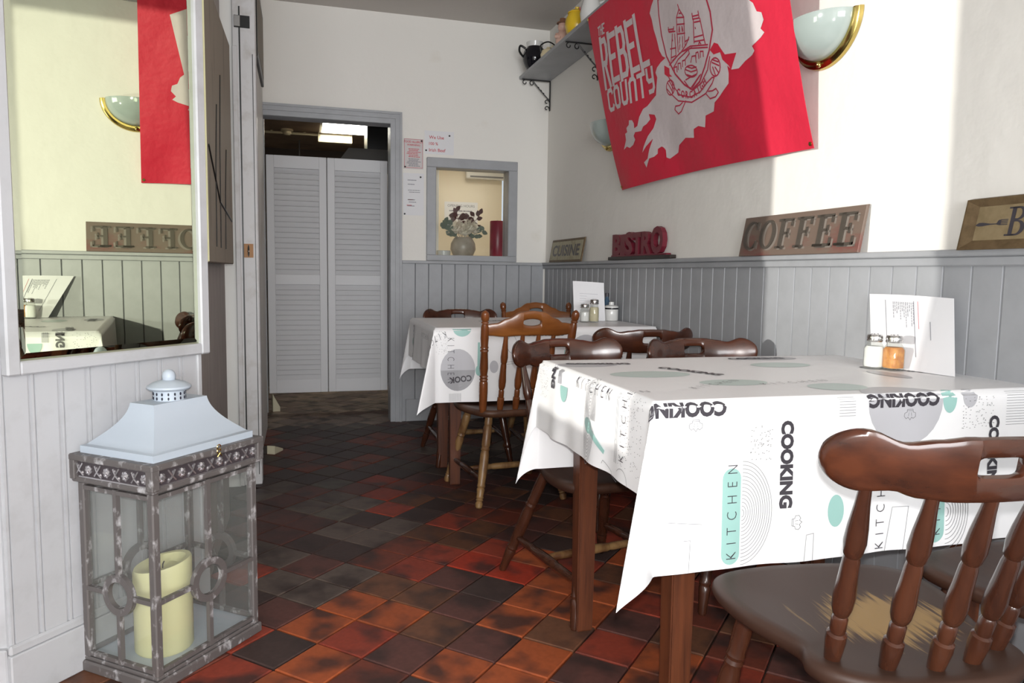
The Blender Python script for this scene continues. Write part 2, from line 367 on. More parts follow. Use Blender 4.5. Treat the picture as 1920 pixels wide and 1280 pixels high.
for i in range(-40, 41):
    for j in range(-40, 41):
        p = T0+TA*(i+.5)+TB*(j+.5); x, y = p
        if not (-.75 < x < 1.57 and .75 < y < 6.6) or (x < -.55 and y > 1.75) or (x < -.27 and 2.2 < y < 4.9): continue
        d = Vector((x, y, -1)); z = d.dot(cf); u, v = 1380*d.dot(cr)/z, 1380*d.dot(cu)/z
        vis = abs(u) < 1010 and abs(v) < 690 and z > 0 and not (x > .75 and 1.35 < y < 1.9 and u > 250)
        cells.append((0 if vis else 1, d.length, i, j, x, y))
cells.sort(); tm = bpy.data.meshes.new('tile'); b_ = tile_bm(); b_.to_mesh(tm); b_.free(); tm.materials.append(M['tile'])
field = NB(); fc = []
for n, (nv, d, i, j, x, y) in enumerate(cells):
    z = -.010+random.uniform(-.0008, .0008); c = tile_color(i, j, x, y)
    if n < 300:
        o = bpy.data.objects.new('tile', tm); COL.objects.link(o); o.parent = floor; o.location = (x, y, z)
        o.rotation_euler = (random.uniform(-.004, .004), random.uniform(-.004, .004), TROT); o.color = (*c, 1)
    else:
        t = tile_bm(); t.transform(Matrix.Translation((x, y, z)) @ Matrix.Rotation(TROT, 4, 'Z'))
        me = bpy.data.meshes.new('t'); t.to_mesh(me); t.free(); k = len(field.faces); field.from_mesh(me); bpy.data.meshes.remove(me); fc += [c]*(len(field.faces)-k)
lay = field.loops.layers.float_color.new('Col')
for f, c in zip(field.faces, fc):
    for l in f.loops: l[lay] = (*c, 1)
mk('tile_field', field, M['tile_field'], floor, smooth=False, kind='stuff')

# right wall, its boards and dado rail
wr = struct(mk('wall_right', boxm((XR+.06, -.2, H/2), (.12, 10.4, H+.1)), M['plaster'], smooth=False))
def plank_mesh(wd, h, t=.012, beads=False):
    bm = NB(); a = wd/2; g = .0035
    if beads: pf = [(-a, 0), (-a, t*.55), (-a+.003, t*.55), (-a+.004, t), (-a+.010, t), (-a+.011, t*.6), (-a+.013, t*.6), (-a+.014, t), (a-.004, t), (a-.003, t*.55), (a, t*.55), (a, 0)]
    else: pf = [(-a, 0), (-a, t*.25), (-a+g, t), (a-g, t), (a, t*.25), (a, 0)]
    loft(bm, [[(x, -y, 0) for x, y in pf], [(x, -y, h) for x, y in pf]])
    bmesh.ops.recalc_face_normals(bm, faces=bm.faces)
    me = bpy.data.meshes.new('plank'); bm.to_mesh(me); bm.free(); return me
pm = plank_mesh(.1003*.869, D-.012)     # boards run .0872 m
pm.materials.append(M['grey'])
PW = .0872
for k in range(60):
    y = 1.39+PW/2-14*PW+k*PW
    if y > YB-.02: break
    o = bpy.data.objects.new('plank', pm); COL.objects.link(o); o.parent = wr; o.location = (XR, y, 0); o.rotation_euler = (0, 0, -pi/2)
bm = NB(); box(bm, (XR-.018, 2.535, D-.009), (.036, 4.73, .018), bev=.003); box(bm, (XR-.014, 2.535, D-.030), (.022, 4.73, .024), bev=.003)
struct(mk('trim_1', bm, M['grey'], smooth=False))
# back wall with doorway and serving hatch
DX0, DX1, DZ = -.222, .568, 1.952
WX0, WX1, WZ0, WZ1 = .865, 1.362, 1.115, 1.690
bm = NB(); yc = YB+.06
def wpiece(x0, x1, z0, z1): box(bm, ((x0+x1)/2, yc, (z0+z1)/2), (x1-x0, .12, z1-z0))
wpiece(-2.4, DX0, -.03, H+.05); wpiece(DX0, DX1, DZ, H+.05); wpiece(DX1, WX0, -.03, H+.05); wpiece(WX0, WX1, -.03, WZ0); wpiece(WX0, WX1, WZ1, H+.05); wpiece(WX1, XR+.1, -.03, H+.05)
wb = struct(mk('wall_back', bm, M['plaster'], smooth=False))
pm2 = plank_mesh(.0895, D-.022); pm2.materials.append(M['grey'])
for k in range(12):
    x = .640+.0895*(k+.5)
    if x > XR-.06: break
    o = bpy.data.objects.new('plank', pm2); COL.objects.link(o); o.parent = wb; o.location = (x, YB, 0)
bm = NB(); box(bm, ((.64+XR-.03)/2, YB-.016, D-.012), (XR-.03-.64, .032, .020), bev=.003); struct(mk('trim_2', bm, M['grey'], smooth=False))
bm = NB(); box(bm, ((.665+XR-.05)/2, YB-.017, .075), (XR-.05-.665, .020, .15), bev=.004); struct(mk('baseboard_back', bm, M['grey'], smooth=False))
# door architrave (moulded)
def archi(bm, x0, x1, z0, z1, y, wd=.072, t=.022):
    # three-sided frame round x0..x1, up to z1, two steps
    for a, b_, th in ((0, wd, t*.6), (wd*.42, wd, t), (wd*.8, wd, t*1.35)):
        if x0 is not None: box(bm, (x0-(a+b_)/2, y-th/2, (z0+z1+a)/2), (b_-a, th, z1+a-z0))
        box(bm, (x1+(a+b_)/2, y-th/2, (z0+z1+a)/2), (b_-a, th, z1+a-z0))
        xx0 = x0-b_ if x0 is not None else x1
        box(bm, ((xx0+x1+b_)/2, y-th/2, z1+(a+b_)/2), (x1+b_-xx0, th, b_-a))
bm = NB(); archi(bm, DX0, DX1, 0, DZ, YB)
box(bm, (DX1+.008, yc, DZ/2), (.018, .13, DZ)); box(bm, (DX0-.008, yc, DZ/2), (.018, .13, DZ)); box(bm, ((DX0+DX1)/2, yc, DZ+.008), (DX1-DX0+.03, .13, .018))
struct(mk('trim_3', bm, M['grey'], smooth=False))
# ceiling
struct(mk('ceiling', boxm((-.3, .2, H+.06), (4.6, 9.8, .12)), M['ceiling'], smooth=False))
# left side: the mirror wall, the wall behind the canvas, the wall that runs off to the left, the far wall
WN = Vector((.76438, -.64471, 0)); WT = Vector((.6447, .7644, 0)); WD = -1.700
def wl(s, off=0.0, z=0.0): p = WN*(WD+off)+WT*s; return Vector((p.x, p.y, z))
WANG = atan2(WT.y, WT.x)
def pts_prism(bm, pts, z0, z1, mi=0): loft(bm, [[(p[0], p[1], z0) for p in pts], [(p[0], p[1], z1) for p in pts]], mi=mi); bmesh.ops.recalc_face_normals(bm, faces=bm.faces); return bm
a, b_ = wl(1.0), wl(1.56)
wlft = struct(mk('wall_left', pts_prism(NB(), [(a.x, a.y), (b_.x, b_.y), (b_.x-.5, b_.y+.3), (a.x-.3, a.y+.4)], -.02, H+.05), M['grey_pale'], smooth=False))
struct(mk('wall_left.001', pts_prism(NB(), [(a.x, a.y), (a.x-.05, a.y+.2), (-2.4, 2.12), (-2.4, 1.90)], -.02, H+.05), M['grey_pale'], smooth=False))
struct(mk('wall_left.002', pts_prism(NB(), [(b_.x-.002, b_.y-.004), (-.292, 3.15), (-.45, 3.15), (-.6, 2.45)], -.02, H+.05), M['grey_board'], smooth=False))
struct(mk('wall_left.003', boxm((-1.325, 3.66, H/2), (2.09, .16, H+.1)), M['white_paint'], smooth=False))
struct(mk('wall_left.004', boxm((-.275, 4.27, H/2), (.12, 1.25, H+.1)), M['plaster'], smooth=False))
pm3 = plank_mesh(.0697, 2.0, .012, True); pm3.materials.append(M['grey_pale'])
for k in range(8):
    o = bpy.data.objects.new('plank', pm3); COL.objects.link(o); o.parent = wlft; o.location = wl(1.0+.0697*(k+.5), .0, .0); o.rotation_euler = (0, 0, WANG)
bm = NB(); c = wl(1.283, .014); Rw = Matrix.Rotation(WANG, 4, 'Z')
box(bm, (c.x, c.y, .058), (.578, .020, .116), Rw, bev=.003); c = wl(1.283, .012); box(bm, (c.x, c.y, .126), (.574, .014, .024), Rw, bev=.005)
box(bm, (-1.25, 1.876, .066), (1.20, .020, .132), Matrix.Rotation(radians(-2), 4, 'Z'), bev=.003)
struct(mk('baseboard_left', bm, M['grey_pale'], smooth=False))
bm = NB(); c = wl(1.556, .008, .39); box(bm, c, (.016, .020, .78), Rw, bev=.003); struct(mk('trim_4', bm, M['grey_pale'], smooth=False))
# walls behind the camera: an opening at left, added to shape the mirror-bounce lamp, and a wide front window
def wall_with_opening(name, axis, pos, lo, hi, o0, o1, z0, z1):
    bm = NB()
    def pc(a0, a1, b0, b1):
        c = ((a0+a1)/2, pos, (b0+b1)/2) if axis == 'x' else (pos, (a0+a1)/2, (b0+b1)/2)
        s = (a1-a0, .14, b1-b0) if axis == 'x' else (.14, a1-a0, b1-b0); box(bm, c, s)
    pc(lo, o0, -.03, H+.05); pc(o1, hi, -.03, H+.05); pc(o0, o1, -.03, z0); pc(o0, o1, z1, H+.05)
    return struct(mk(name, bm, M['plaster'], smooth=False))
wall_with_opening('wall_front', 'x', -4.5, -2.5, 1.8, -1.85, 1.25, .6, 2.4)
wall_with_opening('wall_left_added_opening', 'y', -2.44, -4.5, 3.75, .66, 1.445, .85, 2.50)
def sash(name, pts4, bar):
    bm = NB(); n = len(pts4)
    for k in range(n): tube(bm, [pts4[k], pts4[(k+1) % n]], bar, 4)
    return struct(mk(name, bm, M['white_paint'], smooth=False))
sash('window_2', [(-1.85, -4.5, .6), (1.25, -4.5, .6), (1.25, -4.5, 2.4), (-1.85, -4.5, 2.4)], .025)
# the kitchen passage behind the louvred doors
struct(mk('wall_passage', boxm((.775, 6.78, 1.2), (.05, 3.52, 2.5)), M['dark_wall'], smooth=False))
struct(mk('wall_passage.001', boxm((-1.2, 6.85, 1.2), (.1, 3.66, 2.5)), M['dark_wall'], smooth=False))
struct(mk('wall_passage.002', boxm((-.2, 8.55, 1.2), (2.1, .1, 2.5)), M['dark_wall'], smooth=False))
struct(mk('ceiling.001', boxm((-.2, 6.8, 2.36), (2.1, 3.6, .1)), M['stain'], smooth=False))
# alcove behind the hatch
for nm_, c_, s_ in (('wall_alcove', (1.16, 5.86, 1.3), (.82, .06, 1.3)), ('wall_alcove', (1.66, 5.4, 1.3), (.06, .9, 1.3)), ('wall_alcove', (.825, 5.4, 1.3), (.04, .9, 1.3)), ('ceiling', (1.2, 5.4, 1.98), (.9, .9, .06)), ('trim_8', (1.2, 5.42, WZ0-.05), (.9, .82, .07))): struct(mk(nm_, boxm(c_, s_), M['alcove'], smooth=False))
# hatch window: frame, sill and pane
w1 = group_empty('window_1')
bm = NB(); fw = .062
for z, x0, x1 in ((WZ1+fw/2, WX0-fw, WX1+fw), (WZ0-fw*.3, WX0-fw, WX1+fw)):
    hh = fw if z > 1.5 else fw*.62
    box(bm, ((x0+x1)/2, YB-.012, z), (x1-x0, .026, hh), bev=.003)
for x in (WX0-fw/2, WX1+fw/2): box(bm, (x, YB-.012, (WZ0+WZ1)/2), (fw, .026, WZ1-WZ0), bev=.003)
for x in (WX0-.006, WX1+.006): box(bm, (x, YB+.045, (WZ0+WZ1)/2), (.014, .13, WZ1-WZ0+.02))
for z in (WZ0-.006, WZ1+.006): box(bm, ((WX0+WX1)/2, YB+.045, z), (WX1-WX0+.02, .13, .014))
mk('window_frame', bm, M['grey'], w1, smooth=False)
mk('pane', boxm(((WX0+WX1)/2, YB+.06, (WZ0+WZ1)/2), (WX1-WX0, .004, WZ1-WZ0)), M['glass'], w1, smooth=False)
# louvred doors
def louvre(name, x0, x1, y, z0, z1, mid):
    d = group_empty(name, loc=((x0+x1)/2, y, z0)); wd = x1-x0; h = z1-z0; st = .052; t = .028
    bm = NB()
    for s in (-1, 1): box(bm, (s*(wd/2-st/2), 0, h/2), (st, t, h), bev=.003)
    rails = [(0, .095), (mid-.035, mid+.035), (h-.085, h)]
    for a, b2 in rails: box(bm, (0, 0, (a+b2)/2), (wd-2*st+.002, t*.92, b2-a), bev=.002)
    mk('door_frame', bm, M['louvre'], d, smooth=False)
    sm = bpy.data.meshes.new('slat'); b3 = boxm((0, 0, 0), (wd-2*st, .005, .046), Euler((radians(-32), 0, 0))); b3.to_mesh(sm); b3.free(); sm.materials.append(M['louvre'])
    for lo, hi, n in ((.095, mid-.035, 19), (mid+.035, h-.085, 20)):
        for k in range(n):
            o = bpy.data.objects.new('slat', sm); COL.objects.link(o); o.parent = d; o.location = (0, 0, lo+(hi-lo)*(k+.5)/n)
    return d
louvre('door_1', -.222, .180, 5.40, .135, 1.785, .80); louvre('door_2', .184, .603, 5.40, .135, 1.785, .80)
bm = NB(); box(bm, (.64, 5.40, 1.1), (.06, .05, 2.2)); box(bm, (-.26, 5.40, 1.1), (.06, .05, 2.2)); struct(mk('trim_5', bm, M['grey'], smooth=False))
# grey timber post (edge of the opening on the left)
bm = NB(); box(bm, (-.232, 3.60, H/2), (.098, .085, H), bev=.004); struct_post = struct(mk('trim_6', bm, M['post'], smooth=False))
mk('groove', boxm((-.249, 3.5566, 1.15), (.006, .004, 2.0)), M['steel_dark'], struct_post, smooth=False)
mk('groove', boxm((-.196, 3.5566, 1.0), (.003, .003, 1.9)), M['steel_dark'], struct_post, smooth=False)
mk('rebate', boxm((-.270, 3.553, .99), (.022, .012, 1.98), bev=.003), M['post'], struct_post, smooth=False)
bm = boxm((-.238, 3.555, 2.085), (.066, .006, .052), bev=.001); mk('hinge_plate', bm, M['steel_dark'], struct_post, smooth=False)
mk('hinge_leaf', boxm((-.258, 3.550, 2.085), (.026, .006, .046), bev=.001), M['steel'], struct_post, smooth=False)
mk('bare_patch', boxm((-.226, 3.5568, 1.085), (.040, .0024, .062), bev=.001), M['bare_wood'], struct_post, smooth=False)
bm = NB(); lathe(bm, [(.0001, -.004), (.006, 0), (.006, .004), (.0001, .007)], 10, Matrix.Translation((-.226, 3.555, 1.084)) @ Matrix.Rotation(pi/2, 4, 'X') @ Matrix.Diagonal((.7, 4.6, 1, 1)))
mk('lock_slot', bm, M['steel_dark'], struct_post)
bm = NB(); lathe(bm, [(.0001, 0), (.004, .002), (.005, .006), (.003, .010), (.0001, .011)], 10, Matrix.Translation((-.226, 3.549, 1.082)) @ Matrix.Rotation(pi/2, 4, 'X')); mk('latch', bm, M['chrome'], struct_post)

# ------------------------------------------------------------------ left side: mirror, canvas, picture, lantern
def wallmat(): return Matrix(((WT.x, WN.x, 0, 0), (WT.y, WN.y, 0, 0), (0, 0, 1, 0), (0, 0, 0, 1)))
WM = Matrix(((WT.x, -WN.x, 0, 0), (WT.y, -WN.y, 0, 0), (0, 0, 1, 0), (0, 0, 0, 1)))   # local x along the wall, -y out of it
mz0, mz1, ms0, ms1 = .757, 2.05, 1.008, 1.578
mir = thing('wall_mirror', 'tall grey framed mirror hanging on the panelled wall at left', 'mirror', wl((ms0+ms1)/2, .013, mz0), WANG)
mw, mh = ms1-ms0, mz1-mz0; fw = .031
for s in (-1, 1): mk('frame_stile', boxm((s*(mw/2-fw/2), -.012, mh/2), (fw, .026, mh), bev=.004), M['grey_pale'], mir, smooth=False)
for z in (fw/2, mh-fw/2): mk('frame_rail', boxm((0, -.012, z), (mw-2*fw+.004, .026, fw), bev=.004), M['grey_pale'], mir, smooth=False)
bm = NB(); gx, gz = mw/2-fw+.003, .020; x1_, z0_, z1_ = gx, fw-.003, mh-fw+.003; be = .020
loft(bm, [[(-x1_, -.0115, z0_), (x1_, -.0115, z0_), (x1_, -.0115, z1_), (-x1_, -.0115, z1_)], [(-x1_+be, -.0150, z0_+be), (x1_-be, -.0150, z0_+be), (x1_-be, -.0150, z1_-be), (-x1_+be, -.0150, z1_-be)]], cap=False)
bm.verts.ensure_lookup_table(); bm.faces.new([bm.verts[i] for i in (4, 5, 6, 7)]); bmesh.ops.recalc_face_normals(bm, faces=bm.faces)
mk('mirror_glass', bm, M['mirror'], mir, smooth=False)
mk('backing', boxm((0, -.003, mh/2), (mw-.01, .012, mh-.01)), M['grey_pale'], mir, smooth=False)

cv = thing('canvas_picture', 'deep edged canvas print hanging edge-on beside the mirror', 'picture', (-.2905, 2.315, 1.02), radians(-.5))
bm = NB(); box(bm, (.0175, .365, .41), (.035, .73, .82), bev=.003)
o = mk('canvas', bm, [M['canvas_face'], M['canvas_side']], cv, smooth=False)
for f in o.data.polygons:
    if f.normal.y < -.6: f.material_index = 1
for y, h1 in ((.18, .50), (.30, .62), (.45, .40)): bm = NB(); tube(bm, [(.0355, y, .05), (.0355, y+.02, h1*.6), (.0355, y+.07, h1)], .003, 5); mk('painted_branch', bm, M['steel_dark'], cv)
bm = NB(); tube(bm, [(.0355, .03, .34), (.0355, .30, .20), (.0355, .68, .16)], .004, 5)
mk('painted_branch', bm, M['steel_dark'], cv)

pf = thing('framed_picture', 'dark framed picture high on the left wall past the grey post', 'picture', (-.215, 4.08, 2.085))
mk('picture_frame', boxm((.0075, .34, .20), (.015, .68, .40), bev=.003), M['steel_dark'], pf, smooth=False)
mk('picture_face', boxm((.0155, .34, .20), (.002, .60, .32)), M['canvas_face'], pf, smooth=False)

# lantern
LANG = radians(50.6)
la = thing('floor_lantern', 'large grey candle lantern with tin roof standing on the tiled floor', 'lantern', (-.326, 2.026, 0), LANG)
LX, LY = .335/2, .252/2; TX, TY = .362/2, .285/2   # local x = long side, -y = towards the window side
bm = NB(); box(bm, (0, 0, .014), (LX*2+.014, LY*2+.012, .028), bev=.004); box(bm, (0, 0, .032), (LX*2, LY*2, .010), bev=.003); mk('base', bm, M['silver_wood'], la, smooth=False)
mk('floor_plate', boxm((0, 0, .0385), (LX*2-.02, LY*2-.02, .003)), M['tin'], la, smooth=False)
for sx in (-1, 1):
    for sy in (-1, 1): mk('corner_post', boxm((sx*(LX-.010), sy*(LY-.010), .258), (.020, .020, .445), bev=.003), M['silver_wood'], la, smooth=False)
def face_frame(axis, sgn):
    half = LX if axis == 'x' else LY; dep = (LY if axis == 'x' else LX)-.006
    def P(a, z, d=0): return Vector((a, sgn*(dep+d), z)) if axis == 'x' else Vector((sgn*(dep+d), a, z))
    zc = .215; R = .047 if axis == 'x' else .042
    def bar(a0, z0, a1, z1, wd=.013):
        bm = NB(); tube(bm, [P(a0, z0), P(a1, z1)], wd*.62, 4); mk('glazing_bar', bm, M['silver_wood'], la, smooth=False)
    bar(0, .04, 0, zc-R); bar(0, zc+R, 0, .475); bar(-half+.015, zc, -R, zc); bar(R, zc, half-.015, zc)
    bar(-half+.012, .047, half-.012, .047, .012); bar(-half+.012, .468, half-.012, .468, .012)
    bm = NB(); n = 32; rings = []
    for i in range(n):
        t = 2*pi*i/n; ring = []
        for dr, dd in ((-.009, -.006), (-.009, .006), (.009, .006), (.009, -.006)):
            ring.append(P((R+dr)*cos(t), zc+(R+dr)*sin(t)*1.0, dd))
        rings.append(ring)
    loft(bm, rings+[rings[0]], cap=False); bmesh.ops.remove_doubles(bm, verts=bm.verts, dist=1e-5); bmesh.ops.recalc_face_normals(bm, faces=bm.faces)
    mk('ring', bm, M['silver_wood'], la)
    mk('glass_pane', boxm(P(0, .258, -.006), ((half*2-.03, .002, .43) if axis == 'x' else (.002, half*2-.03, .43))), M['lantern_glass'], la, smooth=False)
for ax in 'xy':
    for sg in (-1, 1): face_frame(ax, sg)
# frieze band
bm = NB(); box(bm, (0, 0, .488), (TX*2-.012, TY*2-.012, .014), bev=.003); box(bm, (0, 0, .543), (TX*2, TY*2, .016), bev=.003); box(bm, (0, 0, .515), (TX*2-.024, TY*2-.024, .050))
for sx in (-1, 1):
    for sy in (-1, 1): box(bm, (sx*(TX-.012), sy*(TY-.012), .515), (.022, .022, .052), bev=.002)
mk('frieze_band', bm, M['silver_wood'], la, smooth=False)
def frieze(axis, sgn):
    half = (TX if axis == 'x' else TY)-.030; dep = (TY if axis == 'x' else TX)-.0115
    def P(a, z, d=0): return Vector((a, sgn*(dep+d), z)) if axis == 'x' else Vector((sgn*(dep+d), a, z))
    mk('frieze_ground', boxm(P(0, .5145, -.0005), ((half*2+.010, .003, .040) if axis == 'x' else (.003, half*2+.010, .040))), M['relief_back'], la, smooth=False)
    bm = NB(); n = int(half*2/.030)
    for k in range(n+1):
        a = -half+.004+(half*2-.008)*k/n
        if k % 2 == 0:   # thistle bloom
            for j in range(7): t = 2*pi*j/7; m, L = along(P(a+.008*cos(t), .515+.008*sin(t), .002), P(a+.009*cos(t), .515+.009*sin(t), .005)); lathe(bm, [(.0042, 0), (.0034, L)], 5, m)
            m, L = along(P(a, .515, .001), P(a, .515, .007)); lathe(bm, [(.007, 0), (.004, L)], 7, m)
        else:            # leaf spray
            tube(bm, [P(a-.012, .500, .002), P(a, .512, .004), P(a+.010, .527, .002)], .0022, 4)
            tube(bm, [P(a+.012, .502, .002), P(a, .514, .004), P(a-.010, .530, .002)], .0022, 4)
            m, L = along(P(a-.007, .506, .001), P(a-.007, .506, .005)); lathe(bm, [(.0045, 0), (.002, L)], 6, m)
            m, L = along(P(a+.006, .522, .001), P(a+.006, .522, .005)); lathe(bm, [(.004, 0), (.002, L)], 6, m)
    tube(bm, [P(-half, .4965, .002), P(half, .4965, .002)], .0022, 4)
    mk('embossed_frieze', bm, M['silver_relief'], la, kind='stuff')
for ax in 'xy':
    for sg in (-1, 1): frieze(ax, sg)
# tin roof: flange, concave hip, flat top
RX, RY = .318/2, .246/2; QX, QY = .165/2, .082/2
bm = NB(); rings = []
prof = [(0, .551, 0), (0, .566, 0)]
def rr(x, y, z): return [(-x, -y, z), (x, -y, z), (x, y, z), (-x, y, z)]
rings += [rr(RX, RY, .551), rr(RX, RY, .568), rr(RX-.008, RY-.008, .570)]
for k in range(13):
    t = k/12; s = t**1.0
    f = (1-t)**2.1*.84+ (1-t)*.16
    rings.append(rr(QX+(RX-.012-QX)*f, QY+(RY-.012-QY)*f, .572+.096*(t**.92)))
loft(bm, rings); bmesh.ops.recalc_face_normals(bm, faces=bm.faces); mk('roof', bm, M['tin'], la, ang=25)
bm = NB(); lathe(bm, [(.038, .666), (.038, .692), (.040, .694)], 28, cap=False); lathe(bm, [(.039, .6925), (.048, .694), (.053, .699), (.052, .703), (.040, .711), (.022, .717), (.014, .718)], 28); mk('chimney', bm, M['tin'], la)
bm = NB()
for k in range(16):
    t = 2*pi*k/16
    for zz in (.674, .685): lathe(bm, [(.0028, 0), (.0028, .002)], 6, Matrix.Translation((.0372*cos(t), .0372*sin(t), zz)) @ Matrix.Rotation(t, 4, 'Z') @ Matrix.Rotation(pi/2, 4, 'Y') @ Matrix.Diagonal((1.5, .8, 1, 1)))
mk('vent_slot', bm, M['dark_hole'], la, kind='stuff')
bm = NB(); lathe(bm, [(.013, .716), (.0155, .719), (.0165, .728), (.014, .737), (.008, .743), (.0001, .745)], 18); mk('knob', bm, M['tin'], la)
bm = NB()
for a in range(2): tube(bm, [(.016+.006*cos(t), -TY-.004, .545+.006*sin(t)+a*.011) for t in [k*.7 for k in range(9)]], .0016, 5)
tube(bm, [(.010, -TY-.005, .532), (.016, -TY-.007, .541), (.024, -TY-.005, .533)], .0018, 5); mk('clasp', bm, M['brass'], la)

cd = NB(); lathe(cd, [(.0001, 0), (.066, .0), (.069, .004), (.069, .215), (.066, .222), (.055, .2215), (.040, .208), (.004, .204), (.0001, .204)], 32)
for v in cd.verts:
    if v.co.z > .21: v.co.z += .012*v.co.x/.066*(1 if v.co.z > .2 else 0)
cd_o = mk('pillar_candle', cd, M['candle']); cd_o.location = (-.345, 1.975, .040); tag(cd_o, 'thick cream pillar candle standing inside the grey floor lantern', 'candle')
bm = NB(); tube(bm, [(0, 0, .203), (.001, 0, .215), (.004, .001, .222)], .0016, 5); mk('wick', bm, M['ink'], cd_o)

# ------------------------------------------------------------------ flag
FLAG_MAP = [[0.621,0.746],[0.595,0.73],[0.572,0.706],[0.583,0.678],[0.588,0.633],[0.601,0.592],[0.611,0.539],[0.628,0.511],[0.653,0.497],[0.608,0.49],[0.568,0.477],[0.548,0.46],[0.557,0.438],[0.538,0.41],[0.516,0.369],[0.476,0.358],[0.425,0.341],[0.384,0.336],[0.343,0.309],[0.313,0.272],[0.279,0.268],[0.283,0.291],[0.27,0.308],[0.238,0.314],[0.227,0.294],[0.193,0.285],[0.193,0.264],[0.166,0.261],[0.163,0.232],[0.12,0.19],[0.159,0.2],[0.189,0.188],[0.234,0.196],[0.267,0.216],[0.258,0.235],[0.28,0.249],[0.342,0.243],[0.364,0.26],[0.397,0.265],[0.432,0.279],[0.426,0.304],[0.474,0.291],[0.481,0.27],[0.447,0.236],[0.392,0.21],[0.339,0.17],[0.314,0.145],[0.361,0.167],[0.431,0.191],[0.386,0.149],[0.356,0.111],[0.312,0.099],[0.327,0.072],[0.371,0.109],[0.417,0.11],[0.451,0.119],[0.457,0.139],[0.488,0.145],[0.517,0.124],[0.513,0.091],[0.538,0.081],[0.613,0.097],[0.635,0.127],[0.707,0.148],[0.779,0.137],[0.789,0.172],[0.827,0.178],[0.875,0.164],[0.894,0.208],[0.962,0.213],[0.981,0.244],[1.022,0.258],[1.093,0.293],[1.102,0.329],[1.099,0.357],[1.119,0.337],[1.161,0.331],[1.202,0.347],[1.246,0.357],[1.262,0.368],[1.253,0.386],[1.308,0.4],[1.332,0.411],[1.315,0.428],[1.337,0.451],[1.331,0.477],[1.307,0.487],[1.293,0.519],[1.275,0.534]]
FLAG_INLETS = [[[1.04,0.456],[1.008,0.437],[1.028,0.415],[1.069,0.413],[1.077,0.384],[1.109,0.354],[1.119,0.336],[1.136,0.358],[1.161,0.387],[1.095,0.398],[1.073,0.428],[1.062,0.445]],[[0.635,0.47],[0.674,0.448],[0.669,0.425],[0.688,0.411],[0.651,0.418],[0.627,0.435]],[[0.495,0.144],[0.513,0.131],[0.506,0.092],[0.472,0.055],[0.483,0.095]]]
